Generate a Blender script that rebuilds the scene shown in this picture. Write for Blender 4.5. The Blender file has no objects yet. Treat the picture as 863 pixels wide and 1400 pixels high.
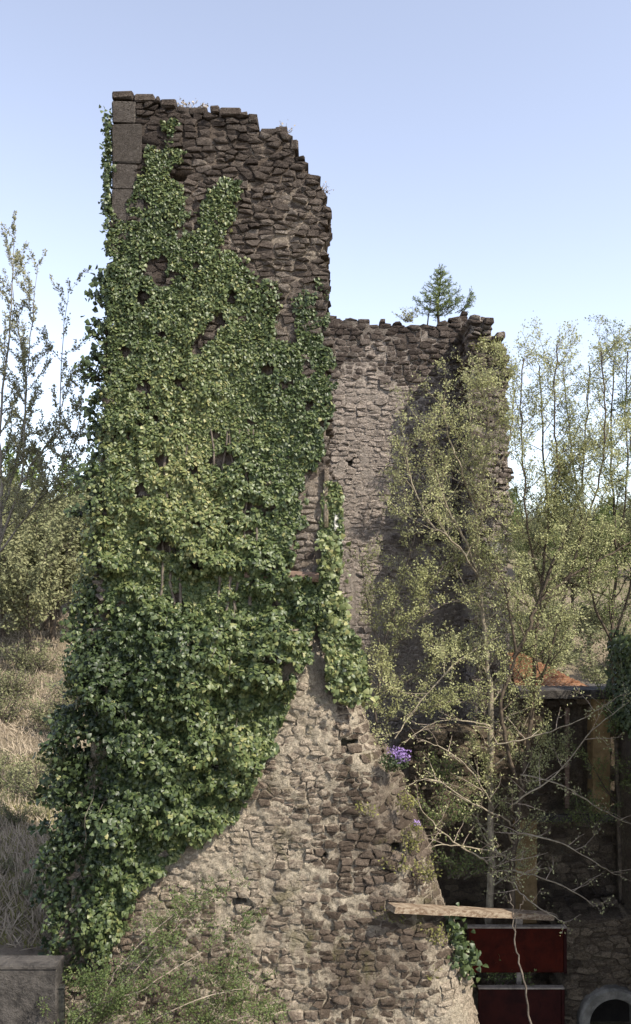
import bpy, math, random
import numpy as np
from mathutils import Vector, noise as mnoise
S = bpy.context.scene
COL = S.collection
R = math.radians
# ------------------------------------------------------------------ camera, sky, sun
F, HOR, H = 1100.0, 780.0, 9.0            # focal length and horizon in photo pixels, eye height
cam_d = bpy.data.cameras.new('camera'); cam = bpy.data.objects.new('camera', cam_d); COL.objects.link(cam)
cam.location = (0, 0, H); cam.rotation_euler = (R(90), 0, 0)
cam_d.sensor_fit = 'VERTICAL'; cam_d.sensor_height = 36; cam_d.lens = 36*F/1400
cam_d.shift_y = (HOR-700)/1400; cam_d.clip_start = .1; cam_d.clip_end = 6000
S.camera = cam
SUN_AZ, SUN_EL = R(50), R(46)             # azimuth to the right of straight behind the camera
sd = Vector((math.sin(SUN_AZ)*math.cos(SUN_EL), -math.cos(SUN_AZ)*math.cos(SUN_EL), math.sin(SUN_EL)))
w = bpy.data.worlds.new('World'); S.world = w; w.use_nodes = True
nt = w.node_tree; bg = nt.nodes['Background']
sky = nt.nodes.new('ShaderNodeTexSky'); sky.sky_type = 'NISHITA'; sky.sun_disc = False
sky.sun_elevation = SUN_EL; sky.sun_rotation = math.pi-SUN_AZ   # measured from +Y, clockwise
sky.altitude = 400; sky.air_density = 1.0; sky.dust_density = 1.0; sky.ozone_density = 1.6
hs = nt.nodes.new('ShaderNodeHueSaturation'); hs.inputs['Hue'].default_value = .508; hs.inputs['Saturation'].default_value = .62
nt.links.new(sky.outputs[0], hs.inputs['Color']); nt.links.new(hs.outputs[0], bg.inputs[0])
bg.inputs[1].default_value = .136
ld = bpy.data.lights.new('sun', 'SUN'); ld.energy = 3.5; ld.angle = R(.5); ld.color = (1, .92, .79)
sun = bpy.data.objects.new('sun', ld); COL.objects.link(sun)
sun.rotation_euler = sd.to_track_quat('Z', 'Y').to_euler(); sun.location = sd*60
S.view_settings.view_transform = 'Standard'; S.view_settings.look = 'None'
S.view_settings.exposure = 1.25; S.view_settings.gamma = 1

# ------------------------------------------------------------------ helpers
BASE = {}
def PW(px, py, Y): return Vector(((px-431.5)*Y/F, Y, H-(py-HOR)*Y/F))
def tag(o, label=None, cat=None, group=None, kind=None):
    if label: o['label'] = label
    if cat: o['category'] = cat
    if group: o['group'] = group
    if kind: o['kind'] = kind
    return o
def thing(name, label, cat, loc, group=None):
    o = bpy.data.objects.new(name, None); COL.objects.link(o); o.location = loc
    o.empty_display_size = .3; BASE[o.name] = Vector(loc)
    return tag(o, label, cat, group)
def mobj(name, V, Fc, mat, parent=None, attrs=None, smooth=False, centre=False):
    """V: (n,3) world coordinates; Fc: list of index lists or an (m,k) array"""
    V = np.asarray(V, dtype=np.float64).reshape(-1, 3)
    base = np.array(BASE[parent.name]) if parent else np.zeros(3)
    V = V-base
    c = V.mean(axis=0) if centre else np.zeros(3)
    V = V-c
    me = bpy.data.meshes.new(name)
    if isinstance(Fc, np.ndarray):
        m, k = Fc.shape
        me.vertices.add(len(V)); me.vertices.foreach_set('co', V.ravel().astype(np.float32))
        me.loops.add(m*k); me.loops.foreach_set('vertex_index', Fc.ravel().astype(np.int32))
        me.polygons.add(m); me.polygons.foreach_set('loop_start', np.arange(0, m*k, k, dtype=np.int32))
        me.update(calc_edges=True)
    else:
        me.from_pydata(V.tolist(), [], Fc)
    if smooth: me.polygons.foreach_set('use_smooth', np.ones(len(me.polygons), dtype=bool))
    for k_, a in (attrs or {}).items():
        at = me.attributes.new(k_, 'FLOAT', 'POINT'); at.data.foreach_set('value', np.asarray(a, dtype=np.float32))
    if mat: me.materials.append(mat)
    o = bpy.data.objects.new(name, me); COL.objects.link(o)
    if parent: o.parent = parent
    o.location = c
    BASE[o.name] = Vector(base+c)
    return o
_tab = np.random.RandomState(7).rand(8, 256, 256)
def vn(x, y, s=1.0, seed=0):
    x = np.asarray(x, float)*s+17.3*seed+1000; y = np.asarray(y, float)*s+9.1*seed+1000
    xi = np.floor(x).astype(int); yi = np.floor(y).astype(int); fx = x-xi; fy = y-yi
    fx = fx*fx*(3-2*fx); fy = fy*fy*(3-2*fy); t = _tab[seed % 8]
    a = t[xi & 255, yi & 255]; b = t[(xi+1) & 255, yi & 255]; c = t[xi & 255, (yi+1) & 255]; d = t[(xi+1) & 255, (yi+1) & 255]
    return (a*(1-fx)+b*fx)*(1-fy)+(c*(1-fx)+d*fx)*fy
def fbm(x, y, s=1.0, seed=0, o=4):
    r = 0; a = .5; tot = 0
    for k in range(o): r = r+a*vn(x, y, s*2**k, seed+k); tot += a; a *= .5
    return r/tot
_EC = {}
def edges(poly):
    k = id(poly)
    if k not in _EC:
        A = np.array(poly, float); _EC[k] = (poly, A, np.roll(A, -1, 0))
    return _EC[k][1:]
def inpoly(px, py, poly):
    px = np.asarray(px, float); py = np.asarray(py, float)
    if px.size <= 16:
        A, B = edges(poly); X = px[..., None]; Yv = py[..., None]; c = (A[:, 1] > Yv) != (B[:, 1] > Yv)
        dy = np.where(B[:, 1] == A[:, 1], 1, B[:, 1]-A[:, 1]); return (np.sum(c & (X < (B[:, 0]-A[:, 0])*(Yv-A[:, 1])/dy+A[:, 0]), -1) % 2) == 1
    ins = np.zeros(px.shape, bool); n = len(poly)
    for i in range(n):
        x1, y1 = poly[i]; x2, y2 = poly[(i+1) % n]
        if y1 == y2: continue
        c = ((y1 > py) != (y2 > py)) & (px < (x2-x1)*(py-y1)/(y2-y1)+x1)
        ins ^= c
    return ins
def pdist(px, py, poly):
    px = np.asarray(px, float); py = np.asarray(py, float)
    if px.size <= 16:
        A, B = edges(poly); D = B-A; L = (D**2).sum(1)+1e-12; X = px[..., None]-A[:, 0]; Z = py[..., None]-A[:, 1]
        t = np.clip((X*D[:, 0]+Z*D[:, 1])/L, 0, 1); return np.hypot(X-t*D[:, 0], Z-t*D[:, 1]).min(-1)
    best = np.full(px.shape, 1e9); n = len(poly)
    for i in range(n):
        x1, y1 = poly[i]; x2, y2 = poly[(i+1) % n]; dx, dy = x2-x1, y2-y1; L = dx*dx+dy*dy+1e-12
        t = np.clip(((px-x1)*dx+(py-y1)*dy)/L, 0, 1)
        best = np.minimum(best, np.hypot(px-x1-t*dx, py-y1-t*dy))
    return best

# ------------------------------------------------------------------ materials
class NT:
    def __init__(s, name):
        s.m = bpy.data.materials.new(name); s.m.use_nodes = True; s.t = s.m.node_tree; s.b = s.t.nodes['Principled BSDF']
        s.out = s.t.nodes['Material Output']; s.pos = s.n('NewGeometry').outputs['Position']
    def n(s, ty, **kw):
        x = s.t.nodes.new('ShaderNode'+ty)
        for k, v in kw.items(): setattr(x, k, v)
        return x
    def l(s, a, b): s.t.links.new(a, b)
    def put(s, sock, v):
        if hasattr(v, 'is_output'): s.l(v, sock)
        elif isinstance(v, tuple): sock.default_value = (*v, 1) if len(v) == 3 else v
        else: sock.default_value = v
    def noise(s, scale, detail=5, rough=.6, dist=0, vec=None):
        x = s.n('TexNoise'); x.inputs['Scale'].default_value = scale; x.inputs['Detail'].default_value = detail
        x.inputs['Roughness'].default_value = rough; x.inputs['Distortion'].default_value = dist
        s.l(vec or s.pos, x.inputs['Vector']); return x.outputs['Fac']
    def mapv(s, scale):
        x = s.n('Mapping'); x.inputs['Scale'].default_value = scale; s.l(s.pos, x.inputs['Vector']); return x.outputs[0]
    def attr(s, name):
        x = s.n('Attribute', attribute_name=name); return x.outputs['Fac']
    def rng(s, v, a, b, c=0, d=1):
        x = s.n('MapRange'); x.interpolation_type = 'SMOOTHSTEP'
        s.put(x.inputs[0], v); x.inputs[1].default_value = a; x.inputs[2].default_value = b; x.inputs[3].default_value = c; x.inputs[4].default_value = d
        return x.outputs[0]
    def math(s, op, a, b=0.0):
        x = s.n('Math', operation=op); s.put(x.inputs[0], a); s.put(x.inputs[1], b); return x.outputs[0]
    def mix(s, f, a, b, mode='MIX'):
        x = s.n('Mix', data_type='RGBA', blend_type=mode); s.put(x.inputs[0], f); s.put(x.inputs[6], a); s.put(x.inputs[7], b); return x.outputs[2]
    def ramp(s, v, stops):
        x = s.n('ValToRGB'); s.put(x.inputs[0], v); e = x.color_ramp.elements
        while len(e) < len(stops): e.new(.5)
        for q, (p, c) in zip(e, stops): q.position = p; q.color = (*c, 1)
        return x.outputs[0]
    def bump(s, h, dist, strength=1, prev=None):
        x = s.n('Bump'); x.inputs['Strength'].default_value = strength; x.inputs['Distance'].default_value = dist
        s.l(h, x.inputs['Height'])
        if prev: s.l(prev, x.inputs['Normal'])
        return x.outputs[0]
    def done(s, col, rough=.9, nrm=None, spec=.2):
        s.put(s.b.inputs['Base Color'], col); s.put(s.b.inputs['Roughness'], rough); s.b.inputs['Specular IOR Level'].default_value = spec
        if nrm: s.l(nrm, s.b.inputs['Normal'])
        return s.m

def stone_mat(name, stops, mortar, mort_amt=.5, gain=1.18, stain=(.06, .05, .045), stain_amt=.6, lichen=.35, moss=0.0, pale_side=False):
    stops = [(p, tuple(q*gain for q in c)) for p, c in stops]; mortar = tuple(min(.7, q*gain) for q in mortar); stain = tuple(q*gain for q in stain)
    s = NT(name)
    n1 = s.noise(.55, 5, .6, .4); n2 = s.noise(7, 8, .7, .3); n3 = s.noise(38, 6, .7); n4 = s.noise(2.1, 6, .65, .5)
    tone = s.attr('tone'); edge = s.attr('edge')
    v = s.math('ADD', s.math('MULTIPLY', tone, .65), s.math('MULTIPLY', n2, .5))
    c = s.ramp(v, stops)
    sp = s.noise(30, 9, .85, .3)
    c = s.mix(s.rng(sp, .56, .66, 0, .6), c, s.mix(.45, c, (.5, .46, .40)))
    c = s.mix(s.rng(n3, .55, .75, 0, .45), c, tuple(min(1, q*2.1) for q in stops[1][1]))
    c = s.mix(s.rng(n3, .45, .3, 0, .6), c, tuple(q*.5 for q in stops[0][1]))
    # mortar smeared over the joints and, in blotches, over the faces
    lime = s.attr('lime')
    mf = s.math('SUBTRACT', s.math('ADD', n4, s.math('MULTIPLY', n2, .5)), s.math('MULTIPLY', edge, .24))
    mf = s.math('ADD', mf, s.math('MULTIPLY', lime, .30))
    mcol = s.mix(s.rng(n3, .35, .7), tuple(q*.72 for q in mortar), mortar)
    c = s.mix(s.rng(mf, .80-mort_amt*.5, .95-mort_amt*.5, 0, .95), c, mcol)
    c = s.mix(s.rng(s.noise(16, 10, .82, .8), .38, .60, .9, 0), c, s.mix(.68, c, (.03, .024, .02)))
    c = s.mix(s.rng(s.noise(23, 8, .8, .5), .54, .68, 0, .55), c, s.mix(.5, c, mortar))
    # dark weathering and pale lichen
    c = s.mix(s.rng(s.math('SUBTRACT', s.math('ADD', n1, s.math('MULTIPLY', n2, .35)), s.math('MULTIPLY', lime, .25)), .66, .86, 0, stain_amt), c, stain)
    vo = s.n('TexVoronoi'); vo.inputs['Scale'].default_value = 9; s.l(s.pos, vo.inputs['Vector'])
    lf = s.math('MULTIPLY', s.rng(vo.outputs['Distance'], .32, .12), s.rng(n4, .5, .68, 0, lichen))
    c = s.mix(lf, c, (.42, .40, .35))
    if moss: c = s.mix(s.rng(s.math('ADD', s.noise(1.1, 6, .7, .6), s.math('MULTIPLY', n3, .25)), .68, .8, 0, moss), c, (.10, .105, .028))
    b = s.bump(s.noise(11, 10, .8, .6), .34, 1); b = s.bump(n3, .12, 1, b)
    return s.done(c, .92, b, .12)
GREYBROWN = [(.15, (.052, .041, .036)), (.45, (.115, .092, .078)), (.7, (.18, .148, .125)), (.95, (.30, .26, .225))]
M = {}
M['tower'] = stone_mat('tower_stone', GREYBROWN, (.44, .37, .30), .26, stain=(.045, .036, .032), stain_amt=.65)
M['tower_core'] = stone_mat('tower_mortar', [(.1, (.05, .04, .033)), (.5, (.13, .10, .08)), (.95, (.24, .19, .15))], (.42, .35, .28), .30)
M['lower'] = stone_mat('rubble_stone', [(.15, (.066, .049, .037)), (.45, (.145, .110, .083)), (.7, (.23, .18, .14)), (.95, (.38, .31, .245))], (.62, .495, .38), .60, stain=(.085, .065, .05), stain_amt=.55, moss=.45)
M['lower_core'] = stone_mat('lime_mortar', [(.1, (.14, .11, .085)), (.5, (.30, .245, .19)), (.95, (.46, .385, .305))], (.64, .51, .39), .66, stain=(.11, .085, .065), stain_amt=.6, moss=.35)
M['back'] = stone_mat('back_stone', [(.15, (.07, .055, .048)), (.45, (.15, .12, .103)), (.7, (.22, .185, .16)), (.95, (.34, .30, .265))], (.59, .50, .43), .55, stain=(.065, .05, .043), stain_amt=.6)
M['back_core'] = stone_mat('back_mortar', [(.1, (.08, .062, .052)), (.5, (.22, .18, .15)), (.95, (.38, .33, .28))], (.59, .51, .44), .55)
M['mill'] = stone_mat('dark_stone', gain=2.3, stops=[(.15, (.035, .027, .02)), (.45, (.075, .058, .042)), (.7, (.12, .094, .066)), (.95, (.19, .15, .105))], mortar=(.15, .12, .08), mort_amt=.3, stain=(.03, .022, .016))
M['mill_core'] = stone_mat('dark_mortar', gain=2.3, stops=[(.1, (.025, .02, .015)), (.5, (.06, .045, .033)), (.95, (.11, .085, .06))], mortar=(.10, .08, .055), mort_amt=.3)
M['quoin'] = stone_mat('dressed_stone', [(.1, (.07, .06, .052)), (.5, (.115, .10, .088)), (.95, (.17, .15, .135))], (.25, .21, .17), .06, stain_amt=.4)
def simple(name, c1, c2, scale=6, rough=.8, bump=.01, c3=None, spec=.2, stretch=None):
    s = NT(name); v = s.mapv(stretch) if stretch else None
    a = s.noise(scale, 7, .65, .3, v); f = s.noise(scale*6, 5, .7, 0, v)
    c = s.mix(s.rng(a, .35, .65), c1, c2)
    if c3: c = s.mix(s.rng(f, .55, .72, 0, .7), c, c3)
    return s.done(c, rough, s.bump(f, bump, 1, s.bump(a, bump*2, 1)), spec)
M['bark_pale'] = simple('pale_bark', (.16, .13, .095), (.30, .26, .19), 9, .85, .01, (.10, .11, .04))
M['bark_dark'] = simple('dark_bark', (.045, .035, .027), (.11, .085, .06), 9, .9, .01)
M['bark_grey'] = simple('grey_twig', (.07, .058, .048), (.15, .125, .10), 9, .9, .004)
M['straw_twig'] = simple('dry_twig', (.24, .19, .15), (.40, .33, .26), 5, .9, .003)
M['plank'] = simple('weathered_board', (.13, .085, .055), (.33, .27, .20), 4, .85, .012, (.10, .05, .03), stretch=(.5, 6, 6))
M['beam'] = simple('old_beam', (.12, .08, .06), (.22, .155, .12), 5, .85, .01, (.06, .045, .035), stretch=(.4, 5, 5))
M['red'] = simple('red_paint', (.018, .003, .002), (.042, .006, .003), 2.2, .75, .004, (.018, .006, .004), .08)
M['darkred'] = simple('dark_red_paint', (.014, .005, .005), (.026, .007, .006), 3, .75, .004, (.012, .005, .004), .06)
M['trim'] = simple('pale_trim', (.13, .11, .09), (.24, .21, .18), 12, .6, .002)
M['concrete'] = simple('concrete', (.030, .027, .025), (.085, .076, .068), 4, .92, .035, (.13, .12, .10))
M['ring'] = simple('pale_render', (.13, .12, .10), (.25, .23, .195), 4, .85, .01, (.09, .08, .065))
M['ochre'] = simple('ochre_render', (.17, .115, .055), (.29, .20, .10), 2.5, .9, .015, (.08, .06, .038))
M['plaster'] = simple('white_render', (.55, .50, .43), (.72, .68, .60), 6, .9, .01, (.35, .31, .26))
M['tile'] = simple('clay_tile', (.26, .13, .075), (.42, .25, .15), 3, .85, .01, (.15, .11, .07))
M['black'] = simple('dark_void', (.012, .010, .009), (.02, .017, .014), 3, .95, .004)
M['post'] = simple('dark_post', (.02, .02, .018), (.04, .04, .035), 5, .6, .003)
M['bark_mid'] = simple('light_grey_bark', (.13, .115, .10), (.24, .215, .185), 9, .9, .004)
def leafmat(name, stops, trans=.22, rough=.45, spec=.35):
    s = NT(name); c = s.ramp(s.attr('tone'), stops)
    c = s.mix(s.rng(s.noise(14, 3), .35, .7, 0, .35), c, tuple(q*1.5 for q in stops[len(stops)//2][1]))
    s.done(c, rough, None, spec)
    tr = s.n('BsdfTranslucent'); s.l(c, tr.inputs['Color'])
    mx = s.n('MixShader'); mx.inputs[0].default_value = trans
    s.l(s.b.outputs[0], mx.inputs[1]); s.l(tr.outputs[0], mx.inputs[2]); s.l(mx.outputs[0], s.out.inputs['Surface'])
    return s.m
M['ivy'] = leafmat('ivy_leaf', [(0, (.008, .017, .007)), (.28, (.030, .049, .017)), (.55, (.080, .103, .037)), (.8, (.135, .150, .055)), (1, (.26, .24, .10))], .12, .46, .38)
M['spring'] = leafmat('spring_leaf', [(0, (.18, .19, .075)), (.5, (.31, .315, .145)), (1, (.46, .45, .24))], .35, .55, .3)
M['spring_dk'] = leafmat('green_leaf', [(0, (.05, .075, .022)), (.5, (.11, .14, .045)), (1, (.22, .23, .085))], .3, .55, .3)
M['bud'] = leafmat('bud_leaf', [(0, (.10, .10, .06)), (.5, (.20, .20, .11)), (1, (.34, .32, .19))], .25, .7, .2)
M['needle'] = leafmat('needle', [(0, (.04, .062, .02)), (.5, (.10, .135, .04)), (1, (.20, .22, .07))], .1, .6, .2)
M['wood_leaf'] = leafmat('far_leaf', [(0, (.075, .085, .045)), (.5, (.16, .165, .085)), (1, (.27, .26, .14))], .2, .8, .1)
M['brush'] = leafmat('dry_brush', [(0, (.18, .145, .11)), (.5, (.32, .265, .20)), (1, (.46, .39, .29))], .1, .9, .05)
M['purple'] = leafmat('purple_petal', [(0, (.16, .09, .26)), (.5, (.27, .17, .40)), (1, (.42, .32, .55))], .25, .6, .2)
M['mossleaf'] = leafmat('moss_leaf', [(0, (.06, .07, .02)), (.5, (.14, .14, .045)), (1, (.26, .24, .09))], .2, .8, .1)
def ground_mat():
    s = NT('dry_grass_ground'); a = s.noise(.18, 6, .65, .5); b = s.noise(1.8, 8, .75); f = s.noise(14, 5, .7)
    c = s.ramp(a, [(.3, (.085, .09, .04)), (.48, (.19, .155, .105)), (.62, (.26, .21, .155)), (.8, (.14, .14, .065))])
    c = s.mix(s.rng(b, .5, .68, 0, .7), c, (.10, .085, .06)); c = s.mix(s.rng(f, .55, .75, 0, .6), c, (.38, .33, .26))
    return s.done(c, .95, s.bump(f, .06, 1, s.bump(b, .2, 1)), .05)
M['ground'] = ground_mat()

# ------------------------------------------------------------------ terrain
def terr(x, y):
    x = np.asarray(x, float); y = np.asarray(y, float)
    sm = lambda a, b, v: (lambda t: t*t*(3-2*t))(np.clip((v-a)/(b-a), 0, 1))
    left = sm(-3.2, -5.5, x)*(sm(11.0, 16.5, y)*1.9)
    bank = np.interp(y, [16, 22, 28, 41, 52, 110, 220, 400, 2500], [0, .3, .7, 6.4, 7.0, 15, 26, 20, -20])
    bank = bank*np.where(x < -3, 1, sm(21, 26, y))
    z = left*(1-sm(20, 34, y)) + bank + np.where(y < 16, 0, (fbm(x, y, .13, 2)-.5)*np.clip((y-16)*.05, 0, 2.2))
    z = z+np.interp(x, [-400, -30, 0, 60, 400], [6, 2.0, 0, -2.5, -8])*sm(30, 110, y)
    return z*1.0
def axis(): 
    a = np.concatenate([-np.geomspace(1500, 22, 26), np.linspace(-20, 20, 61), np.geomspace(22, 1500, 26)]); return a
gx = axis(); gy = np.concatenate([np.linspace(-60, 8, 14), np.linspace(9, 60, 103), np.geomspace(62, 2600, 50)])
GX, GY = np.meshgrid(gx, gy); GZ = terr(GX, GY)
V = np.stack([GX.ravel(), GY.ravel(), GZ.ravel()], 1); nx = len(gx); ny = len(gy)
ii = (np.arange(ny-1)[:, None]*nx+np.arange(nx-1)[None, :]).ravel()
tag(mobj('ground', V, np.stack([ii, ii+1, ii+nx+1, ii+nx], 1), M['ground'], smooth=True), kind='structure')

# ------------------------------------------------------------------ rubble masonry
def clip_poly(P, mx, my, nx_, ny_):
    out = []; n = len(P)
    for i in range(n):
        a = P[i]; b = P[(i+1) % n]
        da = (a[0]-mx)*nx_+(a[1]-my)*ny_; db = (b[0]-mx)*nx_+(b[1]-my)*ny_
        if da <= 0: out.append(a)
        if (da < 0 < db) or (db < 0 < da):
            t = da/(da-db); out.append((a[0]+(b[0]-a[0])*t, a[1]+(b[1]-a[1])*t))
    return out
AN = 2.0
def cells(x0, x1, z0, z1, rh, wd, rng, keep):
    seeds = []; z = z0-.3
    while z < z1+.3:
        h = rng.uniform(*rh); x = x0-.4+rng.random()*.3
        while x < x1+.4:
            wv = (wd[0]+(wd[1]-wd[0])*rng.random()**1.6)*(.75+h/rh[1]*.35)
            zz = z+h*.5+.20*(float(vn(x, z, .8, 3))-.5)+rng.uniform(-.2, .2)*h
            if h > rh[0]*1.35 and rng.random() < .34:
                seeds.append((x+wv*.5, (zz-h*.25)*AN)); seeds.append((x+wv*.5+rng.uniform(-.04, .04), (zz+h*.25)*AN))
            else: seeds.append((x+wv*.5, zz*AN))
            x += wv
        z += h
    g = {}
    for i, s_ in enumerate(seeds): g.setdefault((int(s_[0]//.5), int(s_[1]//.5)), []).append(i)
    res = []
    for i, (sx, sy) in enumerate(seeds):
        if not keep(sx, sy/AN): continue
        cx, cy = int(sx//.5), int(sy//.5); nb = []
        for a in (-1, 0, 1):
            for b in (-1, 0, 1):
                for j in g.get((cx+a, cy+b), ()):
                    if j != i: nb.append(((seeds[j][0]-sx)**2+(seeds[j][1]-sy)**2, j))
        nb.sort(); P = [(sx-.27, sy-.28), (sx+.27, sy-.28), (sx+.27, sy+.28), (sx-.27, sy+.28)]
        for d2, j in nb[:16]:
            dx, dy = seeds[j][0]-sx, seeds[j][1]-sy
            P = clip_poly(P, sx+dx*.5, sy+dy*.5, dx, dy)
            if len(P) < 3: break
        if len(P) < 3: continue
        Q = []
        for p in P:                                          # drop very short edges
            p = (p[0], p[1]/AN)
            if not Q or math.hypot(p[0]-Q[-1][0], p[1]-Q[-1][1]) > .045: Q.append(p)
        if len(Q) > 3 and math.hypot(Q[0][0]-Q[-1][0], Q[0][1]-Q[-1][1]) < .045: Q.pop()
        if len(Q) >= 4: res.append(((sx, sy/AN), Q))
    return res
def stone_mesh(c, Q, Y, off, rng, joint, proud, back, jit=.016):
    n = len(Q); cx = sum(q[0] for q in Q)/n; cz = sum(q[1] for q in Q)/n
    pr = proud*rng.choice((rng.uniform(.1, .7), rng.uniform(.6, 1.7))); tx, tz = rng.uniform(-.12, .12), rng.uniform(-.16, .10)
    Vs = []; ed = []
    def ring(m, d, e):
        for (x, z) in Q:
            dx, dz = x-cx, z-cz; L = math.hypot(dx, dz)+1e-6; k = max(.25, 1-m/L)
            X = cx+dx*k+rng.uniform(-jit, jit); Z = cz+dz*k+rng.uniform(-jit, jit)
            Vs.append((X, Y+off(X, Z)-(d+(tx*dx+tz*dz)*(1 if e > .2 else 0)+rng.uniform(-jit, jit)*.6*(e > .2)), Z)); ed.append(e)
    ring(joint, -back, 0); ring(joint+rng.uniform(.0, .008), pr*rng.uniform(.5, .8), .35); ring(joint+rng.uniform(.012, .03), pr, 1)
    Vs.append((cx+rng.uniform(-.02, .02), Y+off(cx, cz)-pr-rng.uniform(0, .02), cz+rng.uniform(-.02, .02))); ed.append(1)
    Fc = []
    for r_ in (0, 1):
        for i in range(n):
            j = (i+1) % n; Fc.append([r_*n+i, r_*n+j, (r_+1)*n+j, (r_+1)*n+i])
    for i in range(n): Fc.append([2*n+i, 2*n+(i+1) % n, 3*n])
    return Vs, Fc, ed
def rubble(t, outline, Y, rh, wd, joint, proud, ms, mc, off=lambda x, z: 0, skip=None, recess=(), thick=1.1, nobj=300, seed=1,
           core_push=0.0, core_rough=.02, step=.045, shrink=.09, tonef=None, limef=lambda px, py: 0*px, smooth=False, drop=.03):
    rng = random.Random(seed); to = lambda q: ((q[0]-431.5)*Y/F, H-(q[1]-HOR)*Y/F)
    poly = [to(q) for q in outline]; rec = [[to(q) for q in r_] for r_ in recess]
    xs = [p[0] for p in poly]; zs = [p[1] for p in poly]
    pxf = lambda x, z: (x*F/Y+431.5, HOR-(z-H)*F/Y)
    def keep(x, z):
        if not inpoly(x, z, poly): return False
        if any(inpoly(x, z, r_) for r_ in rec): return False
        if skip is not None and skip(*pxf(x, z)): return False
        return True
    cl = cells(min(xs), max(xs), min(zs), max(zs), rh, wd, rng, keep)
    items = []
    for c, Q in cl:
        qx = np.array([q[0] for q in Q]); qz = np.array([q[1] for q in Q])
        if float(pdist(c[0], c[1], poly)) < .5:              # keep the broken edge close to its outline
            for it in range(5):
                bad = ~inpoly(qx, qz, poly) & (pdist(qx, qz, poly) > .05)
                qx = np.where(bad, c[0]+(qx-c[0])*.78, qx); qz = np.where(bad, c[1]+(qz-c[1])*.78, qz)
            Q = list(zip(qx.tolist(), qz.tolist()))
        edge = float(pdist(c[0], c[1], poly)) < .28
        a = 0
        for i in range(len(Q)): a += Q[i][0]*Q[(i+1) % len(Q)][1]-Q[(i+1) % len(Q)][0]*Q[i][1]
        px, py = pxf(*c); vis = -40 < px < 900 and -20 < py < 1400+15
        items.append((abs(a)*(1 if vis else .01)*(1.3 if edge else 1), c, Q, edge))
    items.sort(key=lambda q: -q[0])
    JV, JF, JT, JE, JL = [], [], [], [], []
    items = [q for q in items if q[3] or rng.random() > drop]
    for k, (a, c, Q, edge) in enumerate(items):
        tone = min(1, max(0, rng.gauss(.5, .22)))
        if tonef: tone = min(1, max(0, tone+tonef(*pxf(*c))))
        lm = float(limef(*[np.float64(q) for q in pxf(*c)]))
        Vs, Fc, ed = stone_mesh(c, Q, Y, off, rng, joint*rng.uniform(.4, 1.7), proud*(1-.45*max(0, lm)), .30 if edge else .10)
        if k < nobj:
            mobj('stone', Vs, Fc, ms, t, {'tone': [tone]*len(Vs), 'edge': ed, 'lime': [lm]*len(Vs)}, smooth or rng.random() < .35, True)
        else:
            b = len(JV); JV += Vs; JF += [[i+b for i in f] for f in Fc]; JT += [tone]*len(Vs); JE += ed; JL += [lm]*len(Vs)
        if edge:
            for lay in (.34, .68, thick-.24):                # the courses carry on through the thickness of the wall
                Vs, Fc, ed = stone_mesh(c, [(q[0]+rng.uniform(-.04, .04), q[1]+rng.uniform(-.05, .02)) for q in Q], Y+lay, off, rng, joint, .02, .28)
                b = len(JV); JV += Vs; JF += [[i+b for i in f] for f in Fc]; JT += [tone]*len(Vs); JE += ed; JL += [lm]*len(Vs)
    if JV: tag(mobj('small_stones', JV, JF, ms, t, {'tone': JT, 'edge': JE, 'lime': JL}, smooth), kind='stuff')
    # mortar core: a closed, rough slab
    X = np.arange(min(xs), max(xs)+step, step); Z = np.arange(min(zs), max(zs)+step, step)
    XX, ZZ = np.meshgrid(X, Z); nX = len(X)
    cxm = XX[:-1, :-1]+step/2; czm = ZZ[:-1, :-1]+step/2
    ins = inpoly(cxm, czm, poly); far = 0*ins           # distance only where the outline is near
    k_ = max(1, int(.2/step)); er = ins.copy()
    for sh in range(k_):
        e2 = er.copy(); e2[1:] &= er[:-1]; e2[:-1] &= er[1:]; e2[:, 1:] &= er[:, :-1]; e2[:, :-1] &= er[:, 1:]
        e2[0] = e2[-1] = False; e2[:, 0] = e2[:, -1] = False; er = e2
    bi_, bj_ = np.nonzero(ins & ~er)
    ins[bi_, bj_] = pdist(cxm[bi_, bj_], czm[bi_, bj_], poly) > shrink+.06*(fbm(cxm[bi_, bj_], czm[bi_, bj_], 3, 5)-.5)
    offv = np.vectorize(off)(XX, ZZ)
    d = core_push+(fbm(XX, ZZ, 4, 1, 3)-.5)*core_rough*1.6+(fbm(XX, ZZ, 14, 5, 2)-.5)*core_rough*.7
    for r_ in rec:
        dd = pdist(XX, ZZ, r_); d = np.where(inpoly(XX, ZZ, r_), -.42, np.where(dd < .03, d-.05, d))
    front = np.stack([XX, Y+offv-d, ZZ], -1).reshape(-1, 3); back = np.stack([XX, Y+offv*0+thick, ZZ], -1).reshape(-1, 3)
    N = len(front); ci, cj = np.nonzero(ins); a = ci*nX+cj
    q1 = np.stack([a, a+1, a+nX+1, a+nX], 1); q2 = q1[:, ::-1]+N
    pad = np.pad(ins, 1); sides = []
    for dy_, dx_, (u, v) in ((0, -1, (3, 0)), (0, 1, (1, 2)), (-1, 0, (0, 1)), (1, 0, (2, 3))):
        m_ = ins & ~pad[1+dy_:pad.shape[0]-1+dy_, 1+dx_:pad.shape[1]-1+dx_]
        bi, bj = np.nonzero(m_); b = bi*nX+bj; cor = np.stack([b, b+1, b+nX+1, b+nX], 1)
        sides.append(np.stack([cor[:, u], cor[:, v], cor[:, v]+N, cor[:, u]+N], 1)[:, ::-1])
    Q = np.concatenate([q1, q2]+sides); allv = np.concatenate([front, back])
    used = np.unique(Q); re = np.zeros(len(allv), int); re[used] = np.arange(len(used))
    tn = fbm(allv[used][:, 0], allv[used][:, 2], 2.2, 4)
    pu, pv = pxf(allv[used][:, 0], allv[used][:, 2])
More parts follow.
